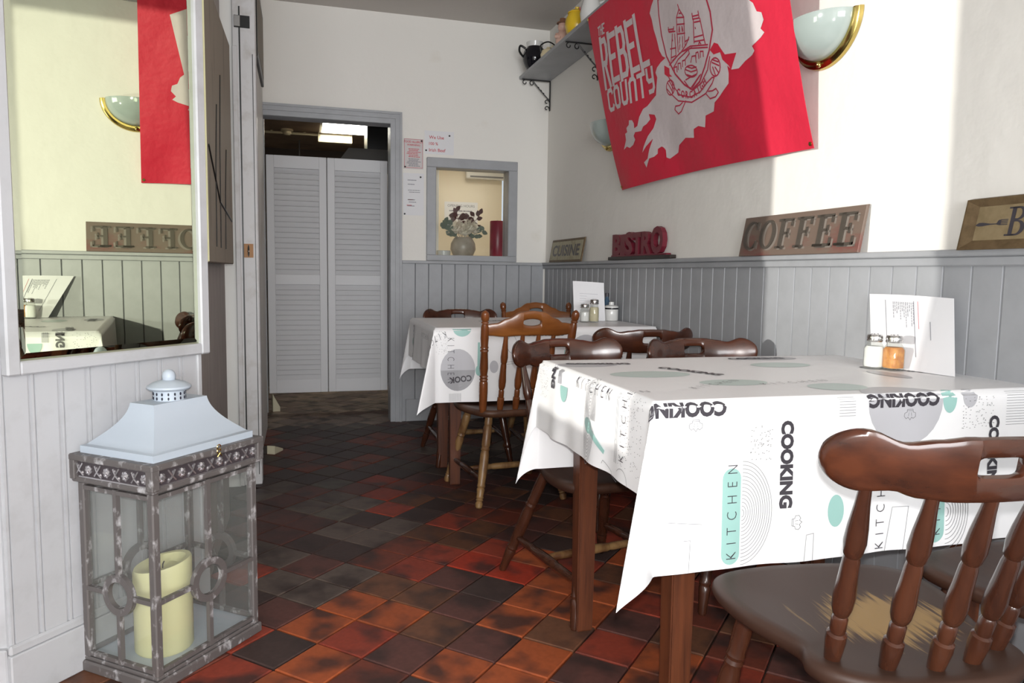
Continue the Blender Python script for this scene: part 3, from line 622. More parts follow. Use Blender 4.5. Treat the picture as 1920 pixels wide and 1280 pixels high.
CREST = {"shield":[[0.661,0.733],[0.651,0.676],[0.649,0.591],[0.665,0.5],[0.715,0.414],[0.773,0.358],[0.829,0.325],[0.898,0.342],[0.956,0.386],[1.003,0.436],[1.04,0.502],[1.04,0.568],[1.027,0.615]],"t1":[[[0.694,0.468],[0.741,0.571]],[[0.743,0.48],[0.761,0.565]],[[0.716,0.605],[0.714,0.588],[0.75,0.579],[0.763,0.594]],[[0.717,0.585],[0.769,0.574]],[[0.711,0.597],[0.761,0.586]],[[0.705,0.52],[0.753,0.512]],[[0.7,0.485],[0.744,0.483]],[[0.734,0.552],[0.735,0.545]]],"t2":[[[0.766,0.492],[0.797,0.62],[0.827,0.645],[0.856,0.605],[0.831,0.499]],[[0.821,0.664],[0.827,0.645]],[[0.797,0.62],[0.858,0.603]],[[0.793,0.594],[0.854,0.579]],[[0.787,0.558],[0.846,0.545]],[[0.822,0.629],[0.839,0.625]],[[0.798,0.563],[0.809,0.581],[0.807,0.561]],[[0.826,0.557],[0.831,0.576],[0.835,0.556]],[[0.788,0.522],[0.8,0.542]],[[0.816,0.518],[0.824,0.538]],[[0.78,0.498],[0.791,0.515]],[[0.807,0.499],[0.817,0.514]],[[0.788,0.484],[0.842,0.502],[0.874,0.522]],[[0.834,0.515],[0.869,0.514]]],"t3":[[[0.906,0.49],[0.924,0.575]],[[0.984,0.463],[0.969,0.565]],[[0.92,0.599],[0.92,0.577],[0.965,0.568],[0.963,0.594]],[[0.923,0.587],[0.963,0.58]],[[0.928,0.563],[0.97,0.555]],[[0.929,0.543],[0.931,0.538]],[[0.914,0.51],[0.973,0.502]],[[0.909,0.495],[0.981,0.482]],[[0.938,0.477],[0.946,0.485],[0.954,0.474]]],"br":[[[0.678,0.46],[0.775,0.484],[0.873,0.487],[0.999,0.459]],[[0.708,0.471],[0.794,0.485],[0.876,0.478],[0.996,0.45]],[[0.697,0.437],[0.757,0.465],[0.859,0.48],[0.882,0.479]],[[0.711,0.421],[0.714,0.442],[0.736,0.44],[0.732,0.419]],[[0.744,0.425],[0.749,0.449],[0.77,0.446],[0.768,0.423]],[[0.782,0.428],[0.789,0.45],[0.813,0.448],[0.807,0.428]],[[0.853,0.481],[0.856,0.463],[0.814,0.45]],[[0.899,0.429],[0.908,0.452],[0.925,0.451],[0.923,0.426]],[[0.935,0.428],[0.941,0.449],[0.962,0.444],[0.958,0.425]],[[0.855,0.428],[0.872,0.447],[0.9,0.443],[0.898,0.417]]],"ball":[[[0.894,0.384],[0.889,0.377],[0.879,0.373],[0.866,0.371],[0.851,0.371],[0.834,0.374],[0.819,0.38],[0.806,0.387],[0.797,0.395],[0.794,0.404],[0.796,0.411],[0.804,0.417],[0.816,0.42],[0.831,0.42],[0.847,0.418],[0.863,0.414],[0.877,0.407],[0.887,0.4],[0.893,0.392],[0.894,0.384]],[[0.802,0.412],[0.844,0.393],[0.895,0.389]],[[0.817,0.42],[0.854,0.405],[0.893,0.401]],[[0.807,0.39],[0.845,0.375],[0.883,0.375]],[[0.777,0.372],[0.813,0.331]],[[0.79,0.373],[0.833,0.375]],[[0.813,0.331],[0.905,0.364]],[[0.832,0.333],[0.917,0.367]]],"lb":[[[0.691,0.364],[0.685,0.354],[0.676,0.346],[0.664,0.342],[0.651,0.341],[0.639,0.345],[0.63,0.352],[0.624,0.362],[0.623,0.373],[0.627,0.384],[0.634,0.393],[0.645,0.399],[0.658,0.401],[0.671,0.4],[0.681,0.394],[0.689,0.385],[0.692,0.375],[0.691,0.364]],[[0.643,0.393],[0.673,0.346]],[[0.656,0.4],[0.684,0.359]],[[0.629,0.371],[0.658,0.34]]],"rb":[[[1.058,0.361],[1.053,0.35],[1.044,0.342],[1.033,0.337],[1.02,0.336],[1.009,0.34],[0.999,0.348],[0.994,0.359],[0.992,0.371],[0.996,0.383],[1.003,0.393],[1.014,0.4],[1.026,0.402],[1.038,0.4],[1.048,0.394],[1.056,0.385],[1.059,0.373],[1.058,0.361]],[[1.011,0.39],[1.052,0.368]],[[1.014,0.4],[1.051,0.382]],[[1.011,0.373],[1.022,0.337]],[[1.026,0.369],[1.045,0.342]]],"rib":[[[0.68,0.385],[0.697,0.357],[0.725,0.326],[0.804,0.3],[0.887,0.304],[0.95,0.325],[0.996,0.337]],[[0.657,0.415],[0.68,0.385]],[[0.664,0.338],[0.706,0.305],[0.809,0.278],[0.928,0.289],[0.99,0.316],[1.011,0.334]],[[0.68,0.385],[0.664,0.338]],[[0.996,0.337],[1.011,0.334]],[[1.002,0.414],[0.973,0.371],[0.908,0.334],[0.828,0.321]]],"st":[[[0.765,0.293],[0.717,0.259],[0.689,0.253],[0.664,0.276],[0.675,0.289],[0.712,0.285],[0.737,0.292]],[[0.928,0.289],[0.954,0.264],[0.997,0.263],[1.022,0.275],[1.01,0.292],[0.983,0.289],[0.951,0.293]]]}
FLAG_QUADS = {"REBEL":[[0.015,0.511],[0.519,0.499],[0.504,0.74],[0.035,0.749]],"COUNTY":[[0.021,0.394],[0.529,0.386],[0.538,0.491],[0.03,0.5]],"THE":[[0.033,0.767],[0.113,0.756],[0.126,0.805],[0.041,0.805]]}
F0 = Vector((1.630, 3.583, 1.444)); FX = Vector((-.0027, -.9999, -.0135)); FY = Vector((-.2224, -.0125, .9749)); FN = Vector((-.9750, .0056, -.2223))
def fwave(u, v):
    k = max(0, min(1, v/.88)); e = (1-k)
    return .006*sin(u*7.5+1.2*v)*(.4+e) + .004*sin(u*17+v*9)*e + .006*e*e*sin(u*4+.5) + .010*k*(1-k)*4
def fpos(u, v, off=0): return F0+FX*u+FY*(v-.012*sin(u*pi/1.5)*(1-v/.9)*-1)+FN*(fwave(u, v)+.010+off)
fg = thing('wall_flag', 'red county flag with white map and crest pinned from shelf to wall', 'flag', (0, 0, 0))
bm = NB(); nu, nv = 60, 36; g = []
def fl_(v): return -.012-.061*v/.883
def fr_(v): return 1.486-.020*v/.883
for j in range(nv+1):
    v = .883*j/nv; g.append([bm.verts.new(fpos(fl_(v)+(fr_(v)-fl_(v))*i/nu, v)) for i in range(nu+1)])
for j in range(nv):
    for i in range(nu): bm.faces.new((g[j][i], g[j][i+1], g[j+1][i+1], g[j+1][i]))
bmesh.ops.recalc_face_normals(bm, faces=bm.faces)
r = bmesh.ops.extrude_face_region(bm, geom=list(bm.faces), use_keep_orig=True)
for e in r['geom']:
    if isinstance(e, bmesh.types.BMVert): e.co -= FN*.0012
bmesh.ops.recalc_face_normals(bm, faces=bm.faces)
mk('flag_cloth', bm, M['red'], fg)
def fprint(name, VF, m, off, maxlen=.05): return mk(name, flat(VF, lambda u, v: fpos(u, v, off), maxlen), M[m], fg)
top = [[1.33, .800], [1.20, .862], [1.05, .840], [.92, .868], [.80, .835], [.68, .80]]
fprint('map_print', fill2([FLAG_MAP+top]), 'flag_white', .0016, .04)
for q in FLAG_INLETS: fprint('inlet_print', fill2([q]), 'red', .0026)
sh = CREST['shield']+[[1.0, .70], [.93, .73], [.84, .735], [.73, .735]]
parts_ = [stroke2(sh, .0085, True)]
for k_, v_ in CREST.items():
    if k_ == 'shield': continue
    for q in v_:
        if len(q) > 1: parts_.append(stroke2(q, .0056))
parts_.append(stroke2(ellipse(.70, .745, .030, .020, 14), .004))
fprint('crest_line', merge2(*parts_), 'flag_line', .0026)
# the heavy capitals: strokes in a unit box
GL = {'T': [[(0, .92), (1, .92)], [(.5, 0), (.5, .92)]], 'H': [[(.1, 0), (.1, 1)], [(.9, 0), (.9, 1)], [(.1, .5), (.9, .5)]], 'E': [[(.12, 0), (.12, 1)], [(.12, .93), (1, .93)], [(.12, .52), (.8, .52)], [(.12, .07), (1, .07)]],
      'R': [[(.12, 0), (.12, 1)], [(.12, .93), (.75, .93), (.9, .8), (.9, .62), (.72, .48), (.12, .48)], [(.5, .48), (.92, 0)]], 'B': [[(.12, 0), (.12, 1)], [(.12, .93), (.75, .93), (.88, .82), (.88, .64), (.72, .52), (.12, .52)], [(.72, .52), (.92, .4), (.92, .18), (.76, .07), (.12, .07)]],
      'L': [[(.12, 0), (.12, 1)], [(.12, .07), (1, .07)]], 'C': [[(.95, .78), (.82, .93), (.28, .93), (.12, .8), (.12, .2), (.28, .07), (.82, .07), (.95, .22)]], 'O': [[(.12, .2), (.12, .8), (.3, .93), (.72, .93), (.88, .8), (.88, .2), (.72, .07), (.3, .07), (.12, .2)]],
      'U': [[(.12, 1), (.12, .2), (.28, .07), (.72, .07), (.88, .2), (.88, 1)]], 'N': [[(.12, 0), (.12, .8), (.3, .93), (.7, .93), (.88, .8), (.88, 0)]], 'Y': [[(.12, 1), (.12, .62), (.28, .5), (.88, .5)], [(.88, 1), (.88, .2), (.7, .07), (.2, .07)]]}
def block_word(word, quad, wd):
    out = []; n = len(word)
    (ax, ay), (bx, by), (cx, cy), (dx, dy) = quad
    def bil(x, y): return ((ax*(1-x)+bx*x)*(1-y)+(dx*(1-x)+cx*x)*y, (ay*(1-x)+by*x)*(1-y)+(dy*(1-x)+cy*x)*y)
    for k, ch in enumerate(word):
        for st in GL[ch]:
            out.append(stroke2([bil((k+.06+.82*x)/n, y) for x, y in st], wd))
    return merge2(*out)
FLAG_QUADS['COUNTY'][0][0] += .0
fprint('lettering', merge2(block_word('REBEL', FLAG_QUADS['REBEL'], .027), block_word('COUNTY', FLAG_QUADS['COUNTY'], .020), block_word('THE', FLAG_QUADS['THE'], .008)), 'flag_white', .0018)
# motto on the ribbon
mo = []
arc_pts = [(.712, .338), (.745, .322), (.778, .312), (.812, .306), (.846, .305), (.880, .310), (.912, .320), (.940, .333)]
for ch, (x, y), a in zip('CORCAIGH', arc_pts, (-.5, -.38, -.25, -.1, .05, .22, .36, .45)):
    V, F = text2(ch, .030, .03, .9, align='CENTER'); mo.append(xf((V, F), x, y-.012, a))
fprint('motto', merge2(*mo), 'flag_line', .0030)
for u, v in ((1.475, .016), (-.062, .872), (.0, .016)):
    bm = NB(); m, L = along(fpos(u, v, .0015), fpos(u, v, .005)); lathe(bm, [(.007, 0), (.007, L), (.003, L)], 10, m); mk('eyelet', bm, M['brass'], fg)

# ------------------------------------------------------------------ shelf, brackets, pots
SZ = 2.300
sf = mk('wall_shelf', boxm((XR-.108, 3.0, SZ+.011), (.214, 3.79, .022), bev=.003), M['grey'], smooth=False); tag(sf, 'long grey board shelf high on the right wall', 'shelf')
def scroll(bm, c, r, t0, t1, ux, uz, n=16):
    pts = []
    for k in range(n+1):
        t = t0+(t1-t0)*k/n; q = r*(1-.62*k/n); pts.append(Vector(c)+Vector(ux)*q*cos(t)+Vector(uz)*q*sin(t))
    tube(bm, pts, .0032, 5)
def bracket(y, label):
    t = thing('shelf_bracket', label, 'bracket', (XR-.002, y, SZ)); X = (-1, 0, 0); Z = (0, 0, 1)
    mk('top_arm', boxm((-.100, 0, -.003), (.20, .012, .006), bev=.001), M['iron'], t, smooth=False)
    mk('wall_arm', boxm((-.003, 0, -.100), (.006, .012, .195), bev=.001), M['iron'], t, smooth=False)
    bm = NB(); tube(bm, [(-.128, 0, -.006), (-.085, 0, -.052), (-.045, 0, -.092), (-.006, 0, -.128)], .0042, 6)
    for q in (.35, .5, .65): c = Vector((-.128, 0, -.006)).lerp(Vector((-.006, 0, -.128)), q); lathe(bm, [(.004, -.005), (.0065, 0), (.004, .005)], 8, Matrix.Translation(c) @ Vector((1, 0, -1)).to_track_quat('Z', 'Y').to_matrix().to_4x4())
    mk('brace', bm, M['iron'], t)
    for a in (((-.180, 0, -.022), .017, pi/2, pi/2-5.2, X, Z), ((-.130, 0, -.024), .018, pi/2, pi/2-5.2, X, Z), ((-.024, 0, -.140), .018, 0, 5.2, (1, 0, 0), Z), ((-.024, 0, -.182), .017, 0, 5.2, (1, 0, 0), Z)): bm = NB(); scroll(bm, *a); mk('scroll', bm, M['iron'], t)
bracket(4.865, 'black scrolled iron bracket under the shelf at the back corner')
bracket(4.02, 'black scrolled iron bracket beside the left edge of the red flag')
bracket(1.52, 'black scrolled iron bracket under the near end of the shelf')
ST = SZ+.022
jug = thing('glazed_jug', 'round black glazed jug with pale rim at the corner end of shelf', 'jug', (1.485, 4.735, ST))
bm = NB(); lathe(bm, [(.045, 0), (.062, .02), (.078, .06), (.080, .09), (.070, .125), (.052, .142), (.050, .15)], 24); mk('body', bm, M['black'], jug)
bm = NB(); lathe(bm, [(.050, .147), (.052, .155), (.056, .178), (.052, .178), (.046, .150)], 24, cap=False); mk('rim', bm, M['white_glaze'], jug)
bm = NB(); tube(bm, spline([(-.062, 0, .135), (-.098, .0, .150), (-.104, .0, .115), (-.078, 0, .082)], 5), .007, 7); mk('handle', bm, M['steel_dark'], jug)
bm = NB(); tube(bm, spline([(.060, -.01, .07), (.092, -.01, .11), (.112, -.01, .15)], 4), [.016]*4+[.012]*4+[.010], 8); mk('spout', bm, M['black'], jug)
tp = thing('teapot', 'small cream teapot with dark arched handle next to the black jug', 'teapot', (1.50, 4.50, ST))
bm = NB(); lathe(bm, [(.030, 0), (.045, .015), (.050, .04), (.040, .065), (.015, .075), (.010, .085), (.0001, .088)], 20); mk('body', bm, M['cream'], tp)
bm = NB(); tube(bm, spline([(-.045, 0, .045), (-.052, 0, .09), (0, 0, .118), (.052, 0, .09), (.045, 0, .045)], 5), .0045, 6); mk('handle', bm, M['steel_dark'], tp)
bm = NB(); tube(bm, [(0, -.045, .03), (0, -.070, .05), (0, -.082, .072)], [.011, .008, .007], 7); mk('spout', bm, M['cream'], tp)
fgm = thing('china_figurine', 'small china figurine with dark hat on the shelf before the yellow pot', 'figurine', (1.475, 4.17, ST))
bm = NB(); lathe(bm, [(.034, 0), (.042, .02), (.040, .05), (.028, .072), (.020, .080)], 18); mk('body', bm, M['pink'], fgm)
bm = NB(); lathe(bm, [(.014, .076), (.026, .086), (.030, .104), (.022, .124), (.0001, .130)], 16); mk('head', bm, M['pink'], fgm)
bm = NB(); lathe(bm, [(.001, .120), (.036, .122), (.036, .127), (.020, .130), (.018, .150), (.0001, .153)], 16); mk('hat', bm, M['terracotta'], fgm)
for s in (-1, 1): bm = NB(); tube(bm, [(s*.036, 0, .060), (s*.048, -.018, .040), (s*.024, -.034, .034)], .009, 7); mk('arm', bm, M['pink'], fgm)
yp = thing('honey_pot', 'yellow glazed honey pot on the shelf by the flag corner', 'pot', (1.49, 3.98, ST))
bm = NB(); lathe(bm, [(.040, 0), (.058, .015), (.066, .05), (.064, .085), (.050, .11), (.048, .118)], 22); mk('body', bm, M['yellow'], yp)
bm = NB(); lathe(bm, [(.052, .117), (.052, .123), (.030, .136), (.010, .142), (.012, .152), (.0001, .157)], 22); mk('lid', bm, M['yellow'], yp)
wt = thing('white_pitcher', 'white pitcher with red dot standing on shelf behind the flag top', 'pitcher', (1.50, 3.80, ST))
bm = NB(); lathe(bm, [(.038, 0), (.052, .02), (.058, .06), (.048, .11), (.036, .145), (.042, .175), (.038, .175), (.030, .15)], 22); mk('body', bm, M['white_glaze'], wt)
bm = NB(); tube(bm, spline([(.048, 0, .12), (.085, 0, .13), (.085, 0, .07), (.056, 0, .05)], 5), .007, 7); mk('handle', bm, M['white_glaze'], wt)
bm = NB(); lathe(bm, [(.0001, 0), (.010, 0), (.008, .004), (.0001, .005)], 10, Matrix.Translation((-.050, .024, .09)) @ Vector((-1, .45, 0)).to_track_quat('Z', 'Y').to_matrix().to_4x4()); mk('red_dot', bm, M['red_ink'], wt)

# ------------------------------------------------------------------ wall lamps
def wall_lamp(y, z, label):
    t = thing('wall_lamp', label, 'lamp', (XR, y, z), -pi/2)    # local -y points into the room, x along the wall
    bm = NB(); n, m = 28, 10; R, Dp, Hh = .137, .108, .122; rows = []
    for i in range(n+1):      # around the half circle below the flat top
        a = pi+pi*i/n; rows.append([Vector((R*cos(a)*cos(b_*pi/2/m), -Dp*sin(b_*pi/2/m)-.012, Hh*sin(a)*cos(b_*pi/2/m))) for b_ in range(m+1)])
    vr = [[bm.verts.new(p) for p in r] for r in rows]
    for i in range(n):
        for k in range(m): bm.faces.new((vr[i][k], vr[i+1][k], vr[i+1][k+1], vr[i][k+1]))
    bmesh.ops.remove_doubles(bm, verts=bm.verts, dist=1e-4)
    # slightly domed lid line and flat top rim
    bmesh.ops.recalc_face_normals(bm, faces=bm.faces)
    r_ = bmesh.ops.extrude_face_region(bm, geom=list(bm.faces), use_keep_orig=True)
    for e in r_['geom']:
        if isinstance(e, bmesh.types.BMVert): e.co = Vector((e.co.x*.965, e.co.y*.965+.0, e.co.z*.965))
    bmesh.ops.recalc_face_normals(bm, faces=bm.faces)
    mk('glass_shade', bm, M['opal'], t, ang=60)
    bm = NB(); rings = []
    for i in range(33):
        a = pi+pi*i/32; c_, s_ = cos(a), sin(a)
        rings.append([Vector((q*c_, d_, (q-.012)*s_)) for q, d_ in ((.130, -.002), (.130, -.016), (.137, -.022), (.146, -.022), (.153, -.014), (.158, -.012), (.161, -.002))])
    loft(bm, rings, closed=True); bmesh.ops.recalc_face_normals(bm, faces=bm.faces); mk('brass_rim', bm, M['brass'], t, ang=30)
    bm = NB(); tube(bm, [(.120*cos(a), -.020-.004, .106*sin(a)) for a in [pi+pi*k/28 for k in range(29)]], .0010, 4); mk('shade_line', bm, M['ink_line'], t)
    bm = NB(); lathe(bm, [(.0001, 0), (.008, 0), (.010, .006), (.006, .012), (.0001, .014)], 12, Matrix.Translation((0, -.024, -.137)) @ Matrix.Rotation(pi/2, 4, 'X')); mk('screw_knob', bm, M['brass'], t)
wall_lamp(2.085, 1.822, 'half round glass wall lamp with brass rim right of the red flag')
wall_lamp(3.80, 1.822, 'half round glass wall lamp half hidden behind the red flag')

# ------------------------------------------------------------------ signs on the dado rail
def ledge_fn(y0, h, xb=.032, xt=.006, t=0):
    dx = xb-xt; cz = sqrt(max(1e-6, 1-(dx/h)**2)); nx = Vector((-cz, 0, -dx/h))
    return (lambda x, y: Vector((XR-xb+dx*y/h, y0-x, D+.001+y*cz))+nx*t), nx
def board(name, parent, m, y0, wd, h, t0, t1, xb=.032, inset=0, bev=0):
    fn, nx = ledge_fn(y0, h, xb); a = inset
    bm = NB(); q = [(a, a), (wd-a, a), (wd-a, h-a), (a, h-a)]
    rings = [[fn(x, y)+nx*t0 for x, y in q], [fn(x, y)+nx*(t1-bev) for x, y in q]]
    if bev: rings.append([fn(x, y)+nx*t1 for x, y in [(a+bev, a+bev), (wd-a-bev, a+bev), (wd-a-bev, h-a-bev), (a+bev, h-a-bev)]])
    loft(bm, rings); bmesh.ops.recalc_face_normals(bm, faces=bm.faces); return mk(name, bm, m, parent, smooth=False)
def rect(x0, y0, x1, y1): return ([(x0, y0), (x1, y0), (x1, y1), (x0, y1)], [(0, 1, 2, 3)])
def serif(ch):
    k = []
    if ch in 'FE':
        k += [rect(.14, 0, .32, 1), rect(0, .92, .74, 1), rect(.32, .47, .56, .55), rect(.50, .36, .57, .66), rect(0, 0, .46, .07), rect(.66, .74, .74, .95)]
        if ch == 'E': k += [rect(0, 0, .76, .08), rect(.68, 0, .76, .27)]
    elif ch == 'O': k += [fill2([ellipse(.42, .5, .42, .51, 36), ellipse(.42, .5, .25, .43, 36)])]
    elif ch == 'C':
        a = [(.42+.42*cos(t), .5+.51*sin(t)) for t in [radians(42)+radians(276)*i/30 for i in range(31)]]
        b = [(.47+.27*cos(t), .5+.44*sin(t)) for t in [radians(318)-radians(276)*i/30 for i in range(31)]]
        k += [fill2([a+b]), rect(.70, .70, .77, .98), rect(.70, .05, .77, .30)]
    elif ch == 'B':
        k += [rect(.14, 0, .31, 1), rect(0, .94, .4, 1), rect(0, 0, .4, .06)]
        k += [fill2([[(.3, 1)]+[(.42+.30*cos(t), .765+.235*sin(t)) for t in [pi/2-pi*i/14 for i in range(15)]]+[(.3, .53)], [(.31, .94)]+[(.40+.16*cos(t), .765+.175*sin(t)) for t in [pi/2-pi*i/14 for i in range(15)]]+[(.31, .59)]])]
        k += [fill2([[(.3, .53)]+[(.44+.34*cos(t), .265+.265*sin(t)) for t in [pi/2-pi*i/14 for i in range(15)]]+[(.3, 0)], [(.31, .48)]+[(.42+.18*cos(t), .27+.21*sin(t)) for t in [pi/2-pi*i/14 for i in range(15)]]+[(.31, .06)]])]
    return merge2(*k)
cs = thing('coffee_sign', 'brown board with raised letters COFFEE leaning on the grey dado rail', 'sign', (0, 0, 0))
cw, ch_ = .626, .146
board('board', cs, M['sign_brown'], 2.474, cw, ch_, 0, .010, bev=.002)
fn, nx = ledge_fn(2.474, ch_)
for k, c in enumerate('COFFEE'):
    x0 = .018+.100*k; VF = xf(serif(c), x0, .026, 0, .106, .103)
    mk('letter_back', flat(xf(serif(c), x0+.010, .020, 0, .106, .103), lambda x, y: fn(x, y)+nx*.0106), M['sign_pale'], cs, smooth=False)
    mk('letter', solid(VF, lambda x, y: fn(x, y)+nx*.0105, .005, nx), M['sign_metal'], cs, smooth=False)
bs = thing('bistro_block_letters', 'burgundy wooden block letters BISTRO on a black base on the dado rail', 'sign', (0, 0, 0))
mk('base', boxm((XR-.020, 3.38, D+.0095), (.034, .70, .017), bev=.002), M['espresso'], bs, smooth=False)
mk('plinth', boxm((XR-.020, 3.385, D+.022), (.026, .63, .010), bev=.003), M['burgundy'], bs, smooth=False)
xx = .0
for k, (c, h, wd) in enumerate((('B', .112, .105), ('I', .108, .055), ('S', .118, .098), ('T', .112, .105), ('R', .112, .108), ('O', .130, .125))):
    V, F = text2(c, h, .045, 1.0); mx_ = max(v[0] for v in V); V = [(v[0]/mx_*wd, v[1]) for v in V]
    mk('letter', solid((V, F), lambda x, y: Vector((XR-.008, 3.685-xx-x, D+.024+y)), .024, (-1, 0, 0)), M['burgundy'], bs, smooth=False); xx += wd-.004
cu_s = thing('cuisine_sign', 'small worn enamel sign reading CUISINE in the far corner of the dado rail', 'sign', (0, 0, 0))
board('board', cu_s, M['sign_tan_dark'], 4.715, .585, .148, 0, .008, bev=.002)
board('face', cu_s, M['cuisine'], 4.715, .585, .148, .008, .0095, inset=.014)
fn2, nx2 = ledge_fn(4.715, .148)
V, F = text2('CUISINE', .074, .03, 1.0); mx_ = max(v[0] for v in V)
mk('lettering', flat(([(.045+v[0]/mx_*.49, .038+v[1]) for v in V], F), lambda x, y: fn2(x, y)+nx2*.0102), M['ink'], cu_s, smooth=False)
fk = thing('fork_sign', 'tan framed sign with a black fork and a capital B at right', 'sign', (0, 0, 0))
fw_, fh_ = .62, .128
board('board', fk, M['sign_tan_dark'], 1.492, fw_, fh_, 0, .006)
bmf = NB(); fn3, nx3 = ledge_fn(1.492, fh_)
q0 = [(0, 0), (fw_, 0), (fw_, fh_), (0, fh_)]; q1 = [(.034, .022), (fw_-.034, .022), (fw_-.034, fh_-.022), (.034, fh_-.022)]
loft(bmf, [[fn3(x, y)+nx3*.006 for x, y in q0], [fn3(x, y)+nx3*.020 for x, y in q0], [fn3(x, y)+nx3*.020 for x, y in [(a+(.004 if a < .3 else -.004), b2+(.004 if b2 < .06 else -.004)) for a, b2 in q0]], [fn3(x, y)+nx3*.011 for x, y in q1]], cap=False)
bmesh.ops.recalc_face_normals(bmf, faces=bmf.faces); mk('bevelled_frame', bmf, M['sign_tan_dark'], fk, smooth=False)
mk('face', flat(rect(.033, .021, fw_-.033, fh_-.021), lambda x, y: fn3(x, y)+nx3*.0112), M['sign_tan'], fk, smooth=False)
fork = merge2(fill2([[(.032, .060), (.041, .066), (.052, .066), (.073, .0625), (.089, .062), (.094, .070), (.101, .071), (.101, .057), (.094, .058), (.089, .060), (.073, .0595), (.052, .057), (.041, .057)]]), *[rect(.100, y, .119, y+.0022) for y in (.0572, .0612, .0652, .0690)])
mk('fork_mark', flat(fork, lambda x, y: fn3(x, y)+nx3*.0118), M['ink'], fk, smooth=False)
mk('letter', flat(xf(serif('B'), .116, .030, 0, .062, .070), lambda x, y: fn3(x, y)+nx3*.0118), M['ink'], fk, smooth=False)

# ------------------------------------------------------------------ notices on the back wall
def notice(name, label, x0, x1, z0, z1, m, y=YB-.0015):
    t = thing(name, label, 'notice', ((x0+x1)/2, y, z0)); w2, h2 = x1-x0, z1-z0
    bm = NB(); box(bm, (0, -.0006, h2/2), (w2, .0012, h2)); mk('sheet', bm, m, t, smooth=False)
    def put(nm, VF, mm): return mk(nm, flat(VF, lambda x, y: Vector((x, -.0017, y))), mm, t, smooth=False, kind='stuff' if 'text' in nm else None)
    def pin(x, z):
        bm = NB(); lathe(bm, [(.006, 0), (.006, .003), (.003, .005)], 8, Matrix.Translation((x, -.001, z)) @ Matrix.Rotation(pi/2, 4, 'X')); mk('pin', bm, M['pin'], t)
    return t, w2, h2, put, pin
def lines(x0, x1, ys, hh, rag=.5, dash=True):
    out = []; rn = random.Random(len(ys)*31+int(x1*1000))
    for y in ys:
        a, b2 = x0+(x1-x0)*rag*.5*rn.random(), x1-(x1-x0)*rag*.5*rn.random(); x = a
        while x < b2:
            l = min(b2-x, (x1-x0)*(.06+.12*rn.random())); out.append(rect(x, y, x+l*.86, y+hh)); x += l
    return merge2(*out)
t, w2, h2, put, pin = notice('allergy_notice', 'small notice headed FOOD ALLERGY WARNING beside the door frame', .652, .782, 1.672, 1.866, M['paper_pink'])
put('border', stroke2([(-w2/2+.006, .008), (w2/2-.006, .008), (w2/2-.006, h2-.004), (-w2/2+.006, h2-.004)], .0022, True), M['red_ink'])
put('heading', merge2(xf(text2('FOOD ALLERGY', .014, .02, .9, align='CENTER'), 0, h2-.027), xf(text2('WARNING', .012, .02, 1.1, align='CENTER'), 0, h2-.046)), M['red_ink'])
put('red_text', lines(-.05, .05, [.126, .116, .106, .096, .086, .076], .0045), M['red_ink']); put('black_text', lines(-.05, .05, [.062, .053, .044, .035, .026, .017], .005), M['grey_ink'])
pin(w2/2-.012, h2-.012); pin(-w2/2+.010, .012)
t, w2, h2, put, pin = notice('beef_notice', 'notice in red type reading We Use 100 % Irish Beef over the hatch', .790, .985, 1.775, 1.925, M['paper'])
put('lettering', merge2(xf(text2('We Use', .021, .012), -.068, .098), xf(text2('100 %', .019, .012), -.068, .058), xf(text2('Irish Beef', .021, .012), -.068, .016)), M['red_ink'])
pin(w2/2-.03, h2-.026); pin(-w2/2+.010, .022)
t, w2, h2, put, pin = notice('price_notice', 'tall white typed sheet pinned between the door frame and hatch', .650, .786, 1.372, 1.645, M['paper'])
put('text', merge2(lines(-.046, .02, [.225, .198, .098, .083, .058], .005), lines(-.05, .06, [.160, .148], .004)), M['grey_ink']); put('red_text', lines(-.046, .0, [.098, .062], .005), M['red_ink'])
pin(w2/2-.022, h2-.024); pin(-w2/2+.010, .008)

# ------------------------------------------------------------------ behind the hatch
vs = thing('flower_vase', 'round stone vase of cream flowers on the sill behind the hatch glass', 'vase', (1.105, 5.14, WZ0-.015))
bm = NB(); lathe(bm, [(.045, 0), (.070, .018), (.090, .065), (.086, .105), (.066, .140), (.056, .150), (.050, .146)], 26); mk('body', bm, M['vase'], vs)
def bloom(c, r, seed):
    bm = NB(); rn = random.Random(seed)
    for k in range(34):
        z = 1-2*(k+.5)/34*.62; a = k*2.4; rr_ = sqrt(max(0, 1-z*z)); d = Vector((rr_*cos(a), rr_*sin(a), z)); s = d.orthogonal().normalized(); u = d.cross(s); tl = rn.uniform(.85, 1.15)
        p = Vector(c)+d*r*.35; q = Vector(c)+d*r*tl; wv = r*.32
        vv = [bm.verts.new(x) for x in (p, p.lerp(q, .6)+s*wv, q+s*wv*.5, q-s*wv*.5, p.lerp(q, .6)-s*wv)]; bm.faces.new(vv)
    bmesh.ops.create_icosphere(bm, subdivisions=1, radius=r*.6, matrix=Matrix.Translation(c)); return mk('flower', bm, M['petal'], vs)
for k, (c, r) in enumerate((((-.045, -.03, .205), .058), ((.042, -.035, .215), .060), ((.0, -.06, .178), .045), ((-.075, .0, .185), .04), ((.085, .0, .195), .04))): bloom(c, r, k)
def leaf(bm, p, d, l, wd):
    d = Vector(d).normalized(); s = d.cross(Vector((0, 1, .3))).normalized(); n_ = s.cross(d)*.0012; p = Vector(p); loft(bm, [[p+d*l*t+s*wd*f+n_, p+d*l*t-s*wd*f+n_, p+d*l*t-s*wd*f-n_, p+d*l*t+s*wd*f-n_] for t, f in ((0, .1), (.25, .8), (.5, 1), (.8, .6), (1, .08))])
rn = random.Random(3)
